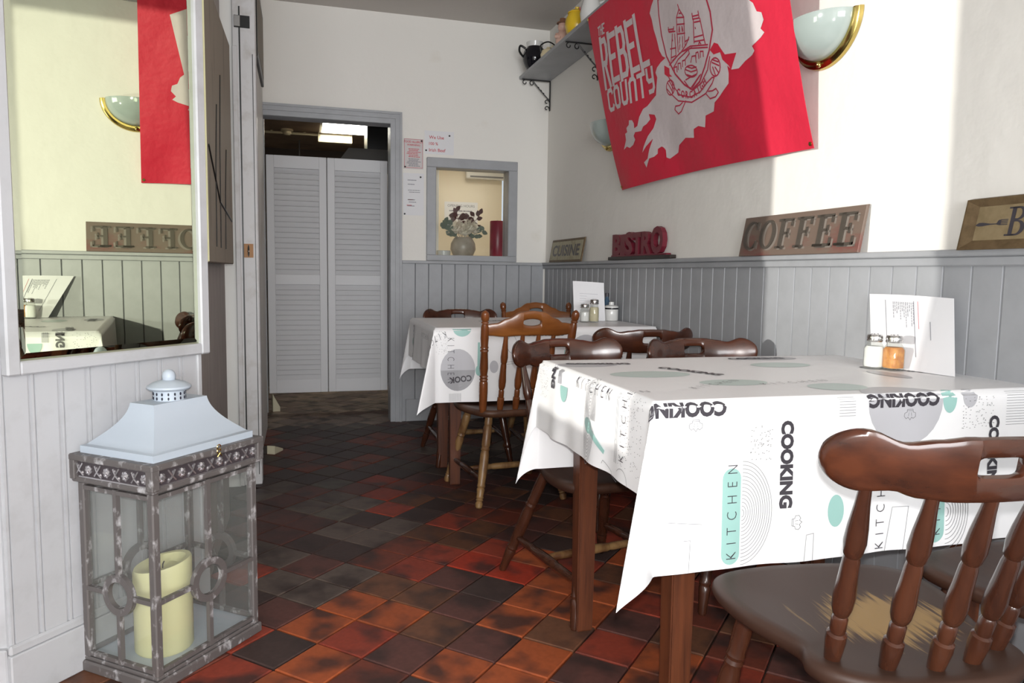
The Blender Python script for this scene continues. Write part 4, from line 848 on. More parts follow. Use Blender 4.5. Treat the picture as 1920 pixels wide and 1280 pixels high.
for k, (dx, dz, m) in enumerate(((-.13, .20, 'leaf_green'), (-.15, .26, 'leaf_green'), (-.10, .30, 'leaf_dark'), (-.06, .33, 'leaf_dark'), (-.02, .30, 'leaf_dark'), (.03, .29, 'leaf_dark'), (.08, .30, 'leaf_dark'), (.11, .31, 'leaf_dark'), (.13, .24, 'leaf_dark'), (.15, .20, 'leaf_green'), (-.17, .22, 'leaf_green'), (-.09, .16, 'leaf_green'), (.10, .16, 'leaf_green'))):
    bm = NB(); y = rn.uniform(-.05, .02); tube(bm, [(dx*.2, 0, .14), (dx*.6, y*.6, .14+(dz-.14)*.6), (dx, y, dz)], .002, 4)
    for j in range(4): leaf(bm, (dx*(.7+.1*j), y, .14+(dz-.14)*(.7+.1*j)), (rn.uniform(-1, 1), rn.uniform(-.4, .2), rn.uniform(-.2, 1)), .045, .016)
    mk('sprig', bm, M[m], vs)
rc = thing('red_candle', 'tall mottled red pillar candle on a black dish behind the hatch glass', 'candle', (1.345, 5.10, WZ0-.015))
bm = NB(); lathe(bm, [(.0001, .016), (.052, .016), (.054, .02), (.054, .262), (.050, .268), (.030, .262), (.0001, .260)], 26); mk('wax', bm, M['red_wax'], rc)
bm = NB(); lathe(bm, [(.040, 0), (.060, .004), (.060, .016), (.0001, .016)], 26); mk('dish', bm, M['black'], rc)
bm = NB(); tube(bm, [(0, 0, .258), (0, 0, .275)], .0016, 5); mk('wick', bm, M['ink'], rc)
tl = thing('white_bowl_candle', 'small white bowl candle at the left end of the hatch sill', 'candle', (.955, 5.08, WZ0-.015))
bm = NB(); lathe(bm, [(.036, 0), (.046, .01), (.048, .050), (.044, .052), (.040, .040), (.0001, .040)], 22); mk('bowl', bm, M['white_glaze'], tl)
bm = NB(); tube(bm, [(0, 0, .038), (0, 0, .050)], .0014, 5); mk('wick', bm, M['ink'], tl)
t, w2, h2, put, pin = notice('alcove_notice', 'printed white sheet on the cream wall behind the hatch flowers', 1.10, 1.37, 1.34, 1.56, M['paper'], y=5.828)
put('text', merge2(xf(text2('OPENING HOURS', .02, .01, 1.0, align='CENTER'), 0, .18), lines(-.10, .10, [.145, .115, .085, .055], .009)), M['grey_ink'])
ac = mk('wall_heater', boxm((1.44, 5.79, 1.79), (.36, .07, .10), bev=.012, seg=2), M['white_glaze'], smooth=False); tag(ac, 'pale oblong heater unit high on the wall behind the hatch', 'heater')
mk('vent', boxm((1.44, 5.753, 1.757), (.30, .004, .012)), M['ink_line'], ac, smooth=False)
struct(mk('trim_7', boxm((.925, 5.26, 1.42), (.045, .05, .75), bev=.003), M['white_paint'], smooth=False))

# ------------------------------------------------------------------ kitchen passage
lp = thing('ceiling_panel', 'bright square light panel in the dark kitchen ceiling', 'light', (.466, 7.04, 2.305))
mk('diffuser', boxm((0, 0, -.002), (.53, .55, .006)), M['panel_light'], lp, smooth=False)
bm = NB()
for s in (-1, 1): box(bm, (s*.275, 0, -.004), (.022, .592, .012)); box(bm, (0, s*.286, -.004), (.53, .022, .012))
mk('frame', bm, M['white_glaze'], lp, smooth=False)
cdu = NB(); tube(cdu, [(-1.1, 7.42, 2.29), (.20, 7.42, 2.29)], .012, 8); o = mk('conduit_pipe', cdu, M['cream']); tag(o, 'thin cream conduit pipe running along the dark kitchen ceiling', 'pipe')
for x in (-.6, -.25, .05): mk('clip', boxm((x, 7.42, 2.296), (.02, .03, .022)), M['cream'], o, smooth=False)
sd = thing('smoke_detector', 'small cream detector dome on the kitchen ceiling', 'detector', (-.11, 7.34, 2.31), rot=(pi, 0, 0))
bm = NB(); lathe(bm, [(.055, 0), (.058, .016), (.046, .024)], 18); mk('base', bm, M['cream'], sd)
bm = NB(); lathe(bm, [(.040, .022), (.040, .040), (.026, .052), (.0001, .055)], 18); mk('dome', bm, M['cream'], sd)
jb = thing('light_fitting', 'cream box fitting on the kitchen ceiling by the bright panel', 'fitting', (.33, 7.44, 2.265))
mk('body', boxm((0, 0, 0), (.32, .12, .09), bev=.008, seg=2), M['cream'], jb, smooth=False); mk('lid', boxm((0, -.061, 0), (.28, .004, .062), bev=.0015), M['cream'], jb, smooth=False)
sp = thing('spot_lamp', 'small pale spot lamp hanging over the louvred doors', 'lamp', (0, 7.9, 2.05))
bm = NB(); lathe(bm, [(.045, 0), (.040, .06), (.018, .085)], 16); mk('shade', bm, M['white_glaze'], sp)
bm = NB(); tube(bm, [(0, 0, .08), (0, 0, .26)], .006, 6); mk('stem', bm, M['steel'], sp)
hd = thing('extractor_hood', 'dark grey extractor hood top seen over the right louvred door', 'hood', (.54, 6.3, 1.86))
bm = NB(); loft(bm, [[(-.24, -.35, 0), (.24, -.35, 0), (.24, .35, 0), (-.24, .35, 0)], [(-.17, -.30, .10), (.24, -.30, .10), (.24, .35, .10), (-.17, .35, .10)]]); bmesh.ops.recalc_face_normals(bm, faces=bm.faces); mk('canopy', bm, M['steel'], hd, smooth=False)
mk('duct', boxm((.10, .15, .27), (.2, .3, .34)), M['steel_dark'], hd, smooth=False)
cb_ = thing('kitchen_counter', 'dark kitchen counter standing behind the louvred doors', 'counter', (-.55, 8.0, 0)); mk('carcass', boxm((0, 0, .44), (1.0, .7, .86)), M['dark_wall'], cb_, smooth=False); mk('worktop', boxm((0, -.01, .885), (1.04, .74, .03)), M['steel_dark'], cb_, smooth=False)
def wedge(loc, rz, label, l, h, wd, m):
    t = NB(); loft(t, [[(0, -wd/2, 0), (l, -wd/2, 0), (l, -wd/2, h*.25), (0, -wd/2, h)], [(0, wd/2, 0), (l, wd/2, 0), (l, wd/2, h*.25), (0, wd/2, h)]]); bmesh.ops.recalc_face_normals(t, faces=t.faces)
    bmesh.ops.bevel(t, geom=list(t.edges), offset=.002, segments=1, affect='EDGES'); o = mk('door_wedge', t, m, smooth=False); o.location = loc; o.rotation_euler = (0, 0, rz); return tag(o, label, 'wedge')
wedge((-.168, 4.14, .0), radians(65), 'cream door wedge on the dark tiles past the grey post', .10, .048, .045, M['wedge'])
wedge((-.205, 5.43, .0), radians(10), 'tall pale wedge propping the left louvred door', .05, .128, .05, M['wedge'])

# ------------------------------------------------------------------ tables and printed vinyl cloths
ZT = .757
def table(name, label, x0, y0, W, L, ix=.105, iy=.075):
    t = thing(name, label, 'table', (x0+W/2, y0+L/2, 0))
    mk('tabletop', boxm((0, 0, ZT-.014), (W-.006, L-.006, .024), bev=.004), M['table_wood'], t, smooth=False)
    for s in (-1, 1): mk('apron', boxm((s*(W/2-ix), 0, ZT-.066), (.020, L-2*iy-.03, .080)), M['table_wood'], t, smooth=False); mk('apron', boxm((0, s*(L/2-iy), ZT-.066), (W-2*ix-.03, .020, .080)), M['table_wood'], t, smooth=False)
    for sx in (-1, 1):
        for sy in (-1, 1):
            bm = NB(); cx, cy = sx*(W/2-ix), sy*(L/2-iy); rg = []
            for z, a in ((0, .0215), (.004, .0235), (.60, .028), (ZT-.027, .028)): rg.append([(cx+i*a, cy+j*a, z) for i, j in ((-1, -1), (1, -1), (1, 1), (-1, 1))])
            loft(bm, rg); bmesh.ops.recalc_face_normals(bm, faces=bm.faces); bmesh.ops.bevel(bm, geom=[e for e in bm.edges if abs((e.verts[0].co-e.verts[1].co).z) > .1], offset=.003, segments=2, affect='EDGES'); mk('leg', bm, M['table_wood'], t, smooth=False)
    return t
class Cloth:
    def __init__(s, x0, y0, W, L, ox, of, ob, amp, seed, A=30, psi=45, AB=12): s.AB = radians(AB); s.x0, s.y0, s.W, s.L, s.ox, s.of, s.ob, s.amp, s.seed, s.A, s.psi = x0, y0, W, L, ox, of, ob, amp, seed, radians(A), radians(psi)
    def ruling(s, base, r, head, al, wav=0):
        rho = .010; t = min(r/rho, pi/2); out = rho*(1-cos(t)); dn = rho*sin(t); rest = max(0, r-rho*pi/2)
        out += rest*sin(al)+wav; dn += rest*cos(al); return Vector((base[0]+head[0]*out, base[1]+head[1]*out, ZT+.0016-dn))
    def pos(s, u, v):
        du = max(0, -u); df = max(0, -v); db = max(0, v-s.L); x = s.x0+max(0, u); y = s.y0+min(max(v, 0), s.L)
        if du == 0 and df == 0 and db == 0: return Vector((x, y, ZT+.0016+.0006*sin(u*9+v*5)))
        B0 = radians(2.0)
        def fade(c, n): a = min(1, max(0, c/.14)); b2 = min(1, max(0, (n-c)/.14)) if n else 1; a = a*b2; return a*a*(3-2*a)
        if df == 0 and db == 0: return s.ruling((x, y), du, (-1, 0), B0, s.amp*fade(v, s.L)*(du/.2)**1.3*(sin(v*26+s.seed)+.6*sin(v*47+2)))
        if du == 0:
            d = df if df else db; return s.ruling((x, y), d, (0, -1 if df else 1), B0, s.amp*.8*fade(u, 0)*(d/.34)**1.3*(sin(u*19+s.seed*2)+.5*sin(u*41+1)))
        d = df if df else db; o2 = s.of if df else s.ob; r = hypot(du, d); ph = atan2(d, du); pc = atan2(o2, s.ox)
        if ph <= pc: q = ph/pc; hd = s.psi*(q**.5)
        else: q = (pi/2-ph)/(pi/2-pc); hd = pi/2-(pi/2-s.psi)*(q**.5)
        q = q*q*(3-2*q)*.5+q*.5; al = B0+((s.A if df else s.AB)-B0)*q
        sg = -1 if df else 1
        return s.ruling((x, y), r, (-cos(hd), sg*sin(hd)), al)
    def off(s, u, v, h=.0011):
        e = .002; p = s.pos(u, v); a = s.pos(u+e, v)-s.pos(u-e, v); b2 = s.pos(u, v+e)-s.pos(u, v-e); n = a.cross(b2)
        return p+n.normalized()*h if n.length > 1e-12 else p
    def mesh(s, step=.0125):
        def axis(lo, hi, cuts):
            ks = sorted(set([lo, hi]+cuts)); out = []
            for a, b2 in zip(ks, ks[1:]):
                n = max(1, int(round((b2-a)/step))); out += [a+(b2-a)*i/n for i in range(n)]
            return out+[hi]
        U = axis(-s.ox, s.W, [-.016, -.008, 0]); Vv = axis(-s.of, s.L+s.ob, [-.016, -.008, 0, s.L, s.L+.008, s.L+.016]); bm = NB()
        g = [[bm.verts.new(s.pos(u, v)) for u in U] for v in Vv]
        for j in range(len(Vv)-1):
            for i in range(len(U)-1): bm.faces.new((g[j][i], g[j][i+1], g[j+1][i+1], g[j+1][i]))
        bm.normal_update()
        r = bmesh.ops.extrude_face_region(bm, geom=list(bm.faces), use_keep_orig=True); nv = [e for e in r['geom'] if isinstance(e, bmesh.types.BMVert)]; nr = [v.normal.copy() for v in nv]
        for v, n in zip(nv, nr): v.co -= n*.0011*(1 if n.z >= -.99 else -1)
        bmesh.ops.recalc_face_normals(bm, faces=bm.faces); return bm
def rot_t(VF, x, y, deg): return xf(VF, x, y, radians(deg))
def left(VF, v, sdn, deg=0):     # lay a flat shape on the left skirt: reads upright seen from the left
    V, F = xf(VF, 0, 0, radians(deg)); return [(-sdn+y, v-x) for x, y in V], F
def hat(h=.022):
    k = h/.022; P = [(-.007, 0), (-.008, .006), (-.014, .008), (-.014, .016), (-.008, .020), (-.004, .017), (0, .023), (.005, .017), (.010, .020), (.015, .015), (.014, .008), (.008, .006), (.007, 0)]
    return xf(merge2(stroke2(P, .0011, True), stroke2([(-.0075, .003), (.0075, .003)], .0009), stroke2([(-.003, .007), (-.004, .014)], .0009), stroke2([(.003, .007), (.004, .014)], .0009)), 0, 0, 0, k)
def ovals(rx, ry, n, a0=0, a1=2*pi, wd=.0010): return merge2(*[stroke2(ellipse(0, 0, rx*(k+1)/n, ry*(k+1)/n, 30, a0, a1), wd) for k in range(n)])
def dots(w_, h_, n, seed):
    rn = random.Random(seed); return merge2(*[(lambda x, y: ([(x, y), (x+.0025, y+.0006), (x+.0022, y+.0018), (x-.0003, y+.0012)], [(0, 1, 2, 3)]))(rn.uniform(0, w_), rn.uniform(0, h_)) for _ in range(n)])
def blob(rx, ry, n=26): return fill2([ellipse(0, 0, rx, ry, n)])
def half(rx, ry): return fill2([[(-rx, 0), (rx, 0)]+ellipse(0, 0, rx, ry, 16, 0, -pi)[1:-1]])
def caps(w_, h_): r = w_/2; return fill2([ellipse(0, h_/2-r, r, r, 12, 0, pi)+ellipse(0, -h_/2+r, r, r, 12, pi, 2*pi)])
def spoon(l): return fill2([ellipse(0, 0, .016, .024, 16, -1.1, pi+1.1)+[(-.005, -l), (.005, -l)]])
def fork_o(l): return merge2(stroke2([(-.003, l), (-.0035, .05), (-.007, .045), (-.007, 0)], .0012), stroke2([(.003, l), (.0035, .05), (.007, .045), (.007, 0)], .0012), stroke2([(-.0025, 0), (-.0025, .04)], .0012), stroke2([(.0025, 0), (.0025, .04)], .0012), stroke2([(-.003, l), (.003, l)], .0012))
COOK = text2('COOKING', .034, .055, .92); KIT = text2('KITCHEN', .022, -.018, .85, space=1.9); ING = text2('ING', .030, .055, .92)
KITB = text2('KITCHEN', .030, -.018, .62, space=2.0); COO2 = text2('COOKING', .030, .055, 1.02)
def layer(cl, parent, name, shapes, m, h, ml=.014):
    for k, sh in enumerate(shapes): mk(name, flat(sh, lambda u, v: cl.off(u, v, h+.00003*k+(.0013 if u < 0 else 0)), ml), M[m], parent, smooth=False, kind='stuff' if name == 'line_drawing' else None)
# near table
NT = dict(x0=.652, y0=1.268, W=.980, L=.682)
table('dining_table', 'wooden table under the large white kitchen-print cloth at right', **NT)
c1 = Cloth(NT['x0'], NT['y0'], NT['W'], NT['L'], .195, .345, .322, .0045, .4, A=21, psi=40, AB=11)
nc = mk('tablecloth', c1.mesh(), M['cloth'], ang=70); tag(nc, 'white vinyl tablecloth with black COOKING print on the near table', 'tablecloth')
layer(c1, nc, 'mint_shape', [xf(caps(.042, .195), .166, -.240), xf(blob(.020, .034), .413, -.246), xf(caps(.048, .13), .672, -.270), xf(blob(.019, .032), .701, -.020),
      left(half(.024, .040), .474, .048), left(xf(spoon(.10), 0, 0, radians(65)), .298, .112), ], 'mint', .0008)
layer(c1, nc, 'mint_sheen_shape', [xf(blob(.105, .055), .17, .36), xf(blob(.085, .045), .30, .20), xf(blob(.09, .05), .62, .47), xf(blob(.07, .05), .50, .10)], 'mint_sheen', .0007)
layer(c1, nc, 'grey_shape', [xf(blob(.098, .098), .585, -.020), xf(blob(.020, .026), .757, -.016), left(merge2(rect(-.010, -.03, .012, .010)), .508, .015), xf(blob(.09, .04), .08, .56), xf(blob(.10, .04), .68, .62), xf(blob(.03, .07), .78, .25)], 'ink_grey', .0007)
layer(c1, nc, 'black_lettering', [rot_t(COOK, .150, -.003, 180), rot_t(COOK, .672, -.001, 180), rot_t(COO2, .276, -.052, -90), rot_t(COO2, .812, -.062, -90), rot_t(KIT, .178, -.326, 90), rot_t(KIT, .540, -.338, 90), rot_t(KIT, .684, -.318, 90),
      left(ING, .570, .006, -90), left(KITB, .386, .036), left(KIT, .098, .150, 90), rot_t(COOK, .24, .47, -62), rot_t(COOK, .55, .60, 0), rot_t(COO2, .03, .57, -6), rot_t(KIT, .35, .15, 8), rot_t(COOK, .80, .38, -50), rot_t(KIT, .16, .12, 30)], 'ink', .0014)
layer(c1, nc, 'line_drawing', [rot_t(hat(), .083, -.042, 180), rot_t(hat(), .595, -.040, 180), rot_t(hat(), .306, -.262, -90), rot_t(ovals(.070, .105, 14, -pi/2, pi/2), .190, -.235, 0), rot_t(ovals(.06, .09, 9, -pi/2, pi/2), .700, -.270, 0), xf(dots(.05, .07, 60, 1), .205, -.13),
      xf(dots(.09, .07, 90, 2), .735, -.09), merge2(*[stroke2([(.415, -.006-.006*k), (.455, -.006-.006*k)], .0009) for k in range(8)]), merge2(*[stroke2([(.86, -.006-.006*k), (.95, -.006-.006*k)], .0009) for k in range(14)]),
      stroke2([(.335, -.345), (.340, -.290), (.358, -.288), (.356, -.345)], .0009), stroke2([(.02, -.24), (.10, -.25)], .0009), stroke2([(.06, -.28), (.075, -.28), (.072, -.345)], .0009), stroke2([(.545, -.345), (.56, -.25), (.60, -.25), (.59, -.345)], .0009),
      left(ovals(.034, .105, 13), .290, .095), left(fork_o(.150), .142, .160), left(dots(.10, .16, 150, 5), .125, .165), left(dots(.08, .09, 70, 6), .675, .10), left(stroke2([(0, .01), (.005, .018), (.05, .004), (.055, -.004), (.09, -.008)], .0011), .215, .190), left(stroke2(ellipse(0, 0, .03, .03, 14, 0, 2.4), .0011), .105, .195), left(merge2(*[stroke2([(x, 0), (x, .022)], .0014) for x in (-.006, 0, .006)]), .508, .026)], 'ink_line', .0012)
# far table
FT = dict(x0=.562, y0=3.172, W=1.060, L=.715)
table('dining_table', 'wooden table under the white cloth in the far corner', ix=.13, iy=.20, **FT)
c2 = Cloth(FT['x0'], FT['y0'], FT['W'], FT['L'], .205, .334, .28, .005, 1.7, A=18, psi=42, AB=12)
nf = mk('tablecloth', c2.mesh(.016), M['cloth'], ang=70); tag(nf, 'white vinyl tablecloth with mint bowl print on the far corner table', 'tablecloth')
layer(c2, nf, 'mint_shape', [xf(half(.042, .038), .117, -.006), xf(spoon(.125), .193, -.195, pi), xf(spoon(.09), .60, -.2, pi), left(blob(.02, .02), .58, .12)], 'mint', .0010, .03)
layer(c2, nf, 'grey_shape', [xf(blob(.078, .092), .098, -.190), xf(blob(.02, .028), .262, -.18), xf(blob(.08, .08), .7, -.12)], 'ink_grey', .0008, .03)
layer(c2, nf, 'bowl_print', [xf(half(.077, .092), .098, -.192)], 'mid_grey', .0010, .03)
layer(c2, nf, 'black_lettering', [rot_t(text2('COOK', .028, .035, .9), .158, -.213, 186), rot_t(KITB, .052, -.05, -90), rot_t(text2('KITCHEN', .030, -.018, .6, space=1.8), .04, -.02, 200), rot_t(COOK, .60, -.01, 180), rot_t(COOK, .85, -.05, -90), left(KIT, .30, .07, 0), left(COO2, .56, .03, -90), rot_t(COOK, .3, .4, 20)], 'ink', .0014, .03)
layer(c2, nf, 'line_drawing', [xf(stroke2(ellipse(0, 0, .022, .040, 20), .0012, True), .345, -.080), stroke2([(.30, -.16), (.36, -.158)], .0012), stroke2([(.30, -.17), (.36, -.168)], .0012), left(fork_o(.10), .10, .14), xf(dots(.06, .1, 60, 9), .0, -.12), merge2(*[stroke2([(.06+.004*k, -.33), (.06+.004*k, -.295)], .0009) for k in range(14)])], 'ink_line', .0012, .03)

# ------------------------------------------------------------------ menus, shakers, jar
def menu(label, bl, br, tr, tl_, prints):
    t = thing('menu_sheet', label, 'menu', (0, 0, 0)); P = [Vector(p) for p in (bl, br, tr, tl_)]
    n = (P[1]-P[0]).cross(P[3]-P[0]).normalized()
    def fn(x, y, o=0): return (P[0]*(1-x)+P[1]*x)*(1-y)+(P[3]*(1-x)+P[2]*x)*y+n*(o+.006*sin(x*pi)*y)
    bm = NB(); N = 10; g = [[bm.verts.new(fn(i/N, j/N)) for i in range(N+1)] for j in range(N+1)]
    for j in range(N):
        for i in range(N): bm.faces.new((g[j][i], g[j][i+1], g[j+1][i+1], g[j+1][i]))
    r = bmesh.ops.extrude_face_region(bm, geom=list(bm.faces), use_keep_orig=True)
    for e in r['geom']:
        if isinstance(e, bmesh.types.BMVert): e.co -= n*.0008
    bmesh.ops.recalc_face_normals(bm, faces=bm.faces); mk('sheet', bm, M['paper'], t)
    for nm, VF, m in prints: mk(nm, flat(VF, lambda x, y: fn(x, y, .0012), .08), M[m], t, smooth=False, kind='stuff' if 'lines' in nm else None)
rn = random.Random(11); col = []
for k in range(12):
    y = .90; x = .315+.022*k; e = .90-rn.uniform(.10, .32)
    while y > e: l = rn.uniform(.02, .05); col.append(rect(x, y-l, x+.008, y)); y -= l+.008
menu('white menu sheet leaning on the panelling at the near table', (1.530, 1.686, ZT+.003), (1.566, 1.446, ZT+.003), (1.608, 1.504, .953), (1.604, 1.792, .956),
     [('typed_lines', merge2(*col), 'grey_ink'), ('rule', merge2(rect(.215, .15, .222, .92), rect(.565, .18, .573, .92)), 'grey_ink'), ('red_line', rect(.615, .55, .620, .92), 'red_ink'), ('small_line', rect(.745, .42, .752, .66), 'grey_ink')])
menu('folded menu sheet standing behind shakers on the far table', (1.370, 3.600, ZT+.003), (1.528, 3.560, ZT+.003), (1.520, 3.575, .958), (1.368, 3.630, .966),
     [('typed_lines', merge2(*[rect(.2, .2+.06*k, .2+.5*rn.random()+.1, .215+.06*k) for k in range(9)]), 'ink_grey')])
def shaker(label, loc, r, h, fill, square=True, lvl=.72):
    t = thing('shaker', label, 'shaker', loc); bm = NB(); n = 16
    def sq(rr, z, p): return [(rr*(abs(cos(a))**p)*(1 if cos(a) > 0 else -1), rr*(abs(sin(a))**p)*(1 if sin(a) > 0 else -1), z) for a in [2*pi*(i+.5)/n for i in range(n)]]
    p = .55 if square else 1.0
    loft(bm, [sq(r*.92, 0, p), sq(r, .005, p), sq(r, h*.58, p), sq(r*.86, h*.68, min(1, p+.2)), sq(r*.76, h*.74, 1), sq(r*.76, h*.80, 1)]); bmesh.ops.recalc_face_normals(bm, faces=bm.faces); mk('glass_jar', bm, M['jar_glass'], t, ang=50)
    bm = NB(); loft(bm, [sq(r*.88, .006, p), sq(r*.93, .010, p), sq(r*.93, h*min(.57, lvl*.8), p), sq(r*.80, h*lvl*.9, min(1, p+.2))]); bmesh.ops.recalc_face_normals(bm, faces=bm.faces); mk('contents', bm, fill, t, ang=50)
    bm = NB(); lathe(bm, [(r*.86, h*.775), (r*.90, h*.79), (r*.90, h*.84), (r*.84, h*.855), (r*.90, h*.87), (r*.90, h*.93), (r*.80, h*.975), (r*.30, h), (.0001, h)], 20); mk('cap', bm, M['chrome'], t)
    bm = NB()
    for k in range(5): a = 2*pi*k/5; box(bm, (r*.35*cos(a), r*.35*sin(a), h*.992), (.0022, .0022, .002))
    mk('pouring_hole', bm, M['ink'], t, smooth=False, kind='stuff'); return t
shaker('glass salt shaker full of white salt before the near menu', (1.480, 1.624, ZT+.003), .0225, .094, M['salt'])
shaker('glass shaker of orange-brown pepper before the near menu', (1.509, 1.587, ZT+.003), .0235, .094, M['pepper'])
shaker('short glass salt shaker on the far corner table', (1.378, 3.475, ZT+.003), .024, .094, M['salt'], False, .62)
shaker('taller glass shaker of pale pepper on the far corner table', (1.425, 3.465, ZT+.003), .025, .118, mat('pale_pepper', (.62, .56, .38), .7), False)
jr = thing('sauce_jar', 'white lidded jar with a black band behind the far menu', 'jar', (1.578, 3.600, ZT+.003))
bm = NB(); lathe(bm, [(.034, 0), (.037, .006), (.037, .062), (.036, .064)], 20); mk('body', bm, M['white_glaze'], jr)
bm = NB(); lathe(bm, [(.0373, .060), (.0378, .061), (.0378, .067), (.0373, .068)], 20, cap=False); mk('black_band', bm, M['black'], jr)
bm = NB(); lathe(bm, [(.0375, .068), (.0375, .076), (.030, .080), (.014, .083), (.014, .098), (.0001, .100)], 20); mk('lid', bm, M['white_glaze'], jr)
sb = thing('sauce_bottle', 'slim dark blue sauce bottle behind the white jar on the far table', 'bottle', (1.590, 3.690, ZT+.003))
bm = NB(); lathe(bm, [(.020, 0), (.022, .01), (.022, .085), (.010, .11), (.009, .125)], 16); mk('body', bm, mat('blue_bottle', (.05, .10, .16), .2), sb)
bm = NB(); lathe(bm, [(.011, .123), (.011, .142), (.0001, .144)], 14); mk('cap', bm, M['ink'], sb)

# ------------------------------------------------------------------ chairs
LEGP = [(0, .010), (.02, .0135), (.10, .0150), (.16, .0175), (.20, .0185), (.215, .0165), (.235, .0190), (.255, .0165), (.30, .0175), (.45, .0205), (.58, .0195), (.62, .0165), (.64, .0190), (.66, .0165), (.68, .0190), (.70, .0170), (.80, .0185), (.92, .0165), (1.0, .0150)]
SPNP = [(0, .0115), (.04, .0130), (.13, .0155), (.175, .0150), (.185, .0110), (.20, .0120), (.27, .0120), (.285, .0095), (.30, .0125), (.33, .0150), (.40, .0165), (.50, .0140), (.60, .0125), (.625, .0110), (.64, .0135), (.70, .0160), (.78, .0145), (.90, .0105), (1.0, .0085)]
STRP = [(0, .008), (.12, .012), (.28, .0135), (.31, .0115), (.34, .0145), (.50, .0155), (.66, .0145), (.69, .0115), (.72, .0135), (.88, .012), (1, .008)]
def seat_mesh(half, zt, th, dish=.008):
    # half: list of (y, halfwidth) from rear to front
    pts = [(w_, y) for y, w_ in half]; ol = [Vector((x, y, 0)) for x, y in pts]+[Vector((-x, y, 0)) for x, y in reversed(pts) if x > 1e-6]
    ol = spline(ol, 4, True); n = len(ol); c = Vector((0, sum(p.y for p in ol)/n, 0)); bm = NB(); rings = []
    for sc, dz in ((.90, -th), (.975, -th*.85), (1.0, -th*.55), (1.0, -th*.30), (.985, -.003), (.96, 0), (.88, -.001), (.70, -dish*.6), (.45, -dish), (.2, -dish), (.02, -dish)):
        rings.append([c+(p-c)*sc+Vector((0, 0, zt+dz)) for p in ol])
    loft(bm, rings); bmesh.ops.recalc_face_normals(bm, faces=bm.faces); return bm
def rail_mesh(xs, top, bot, yc, th, slot=None, n=44):
    # curved rail: top(x), bot(x), yc(x, z); slot = (half width, z0, z1, oval?)
    bm = NB()
    def sec(x, zb, zt_, r):
        h = (zt_-zb); tl = th*min(1, (h/.045)**.6); r = min(r, h*.45, tl*.48); o = []
        for cy, cz, a0 in ((1, 1, 0), (-1, 1, pi/2), (-1, -1, pi), (1, -1, 3*pi/2)):
            for k in range(3):
                a = a0+pi/2*k/2; yy = cy*(tl/2-r)+r*cos(a); zz = (zt_-r if cz > 0 else zb+r)+r*sin(a); o.append(Vector((x, yc(x, zz)+yy, zz)))
        return o
    X = [xs*(-1+2*i/n) for i in range(n+1)]
    if slot:
        sw, s0, s1, oval = slot
        XL = [-xs+(xs-sw)*(i/(n//2))**1.8 for i in range(n//2+1)]; loft(bm, [sec(x, bot(x), top(x), .009) for x in XL]); loft(bm, [sec(-x, bot(x), top(x), .009) for x in reversed(XL)])
        XM = [-sw+2*sw*i/18 for i in range(19)]
        def sl(x, up):
            zc = (s0+s1)/2; hh = (s1-s0)/2; q = max(0, 1-(abs(x)/sw)**(2 if oval else 6)); hh *= sqrt(q) if oval else q**.5
            return zc+hh if up else zc-hh
        loft(bm, [sec(x, sl(x, True), top(x), .009) for x in XM]); loft(bm, [sec(x, bot(x), sl(x, False), .009) for x in XM])
    else: loft(bm, [sec(x, bot(x), top(x), .009) for x in X])
    bmesh.ops.recalc_face_normals(bm, faces=bm.faces); return bm
SZT = .421
def interp(tab, x):
    x = abs(x)
    for (a, fa), (b2, fb) in zip(tab, tab[1:]):
        if x <= b2: t = (x-a)/(b2-a); t = t*t*(3-2*t); return fa+(fb-fa)*t
    return tab[-1][1]
def dark_chair(name, label, loc, rz, seat_m, worn=False):
    t = thing(name, label, 'chair', loc, rz)
    half = [(-.262, 0), (-.258, .070), (-.240, .125), (-.205, .168), (-.165, .180), (-.130, .170), (-.085, .180), (-.01, .205), (.075, .214), (.135, .200), (.168, .150), (.184, .07), (.186, 0)]
    mk('seat', seat_mesh(half, SZT, .034), [seat_m], t, ang=50)
    top = lambda x: interp([(0, .794), (.05, .793), (.085, .788), (.125, .782), (.168, .797)], x) if abs(x) < .168 else .752+sqrt(max(1e-7, .045**2-(abs(x)-.168)**2))
    bot = lambda x: interp([(0, .700), (.06, .700), (.105, .704), (.13, .712), (.168, .707)], x) if abs(x) < .168 else .752-sqrt(max(1e-7, .045**2-(abs(x)-.168)**2))
    yc = lambda x, z: -.305+1.75*x*x-(z-.745)*.16
    mk('top_rail', rail_mesh(.2127, top, bot, yc, .024, (.040, .739, .764, False)), M['dark_wood'], t, ang=45)
    for x in (-.140, -.071, 0, .071, .140):
        bm = NB(); turned(bm, (x, -.214+2.3*x*x, SZT-.008), (x*1.14, yc(x*1.14, .715), .716), SPNP, 14); mk('spindle', bm, M['dark_wood_v'], t, ang=30)
    legs = {}
    for sx in (-1, 1):
        for f, (p, q) in {'f': ((sx*.130, .105, .395), (sx*.195, .165, 0)), 'r': ((sx*.115, -.150, .395), (sx*.200, -.310, 0))}.items():
            bm = NB(); turned(bm, q, p, LEGP, 14); mk('leg', bm, M['dark_wood_v'], t, ang=30); legs[(sx, f)] = (Vector(q), Vector(p))
        a = legs[(sx, 'f')]; b2 = legs[(sx, 'r')]; bm = NB(); turned(bm, a[0].lerp(a[1], .33), b2[0].lerp(b2[1], .33), STRP, 12); mk('side_stretcher', bm, M['dark_wood_v'], t, ang=30)
    c = {s: (legs[(s, 'f')][0].lerp(legs[(s, 'f')][1], .33)+legs[(s, 'r')][0].lerp(legs[(s, 'r')][1], .33))/2 for s in (-1, 1)}
    bm = NB(); turned(bm, c[-1], c[1], STRP, 12); mk('cross_stretcher', bm, M['worn_leg'], t, ang=30)
    return t
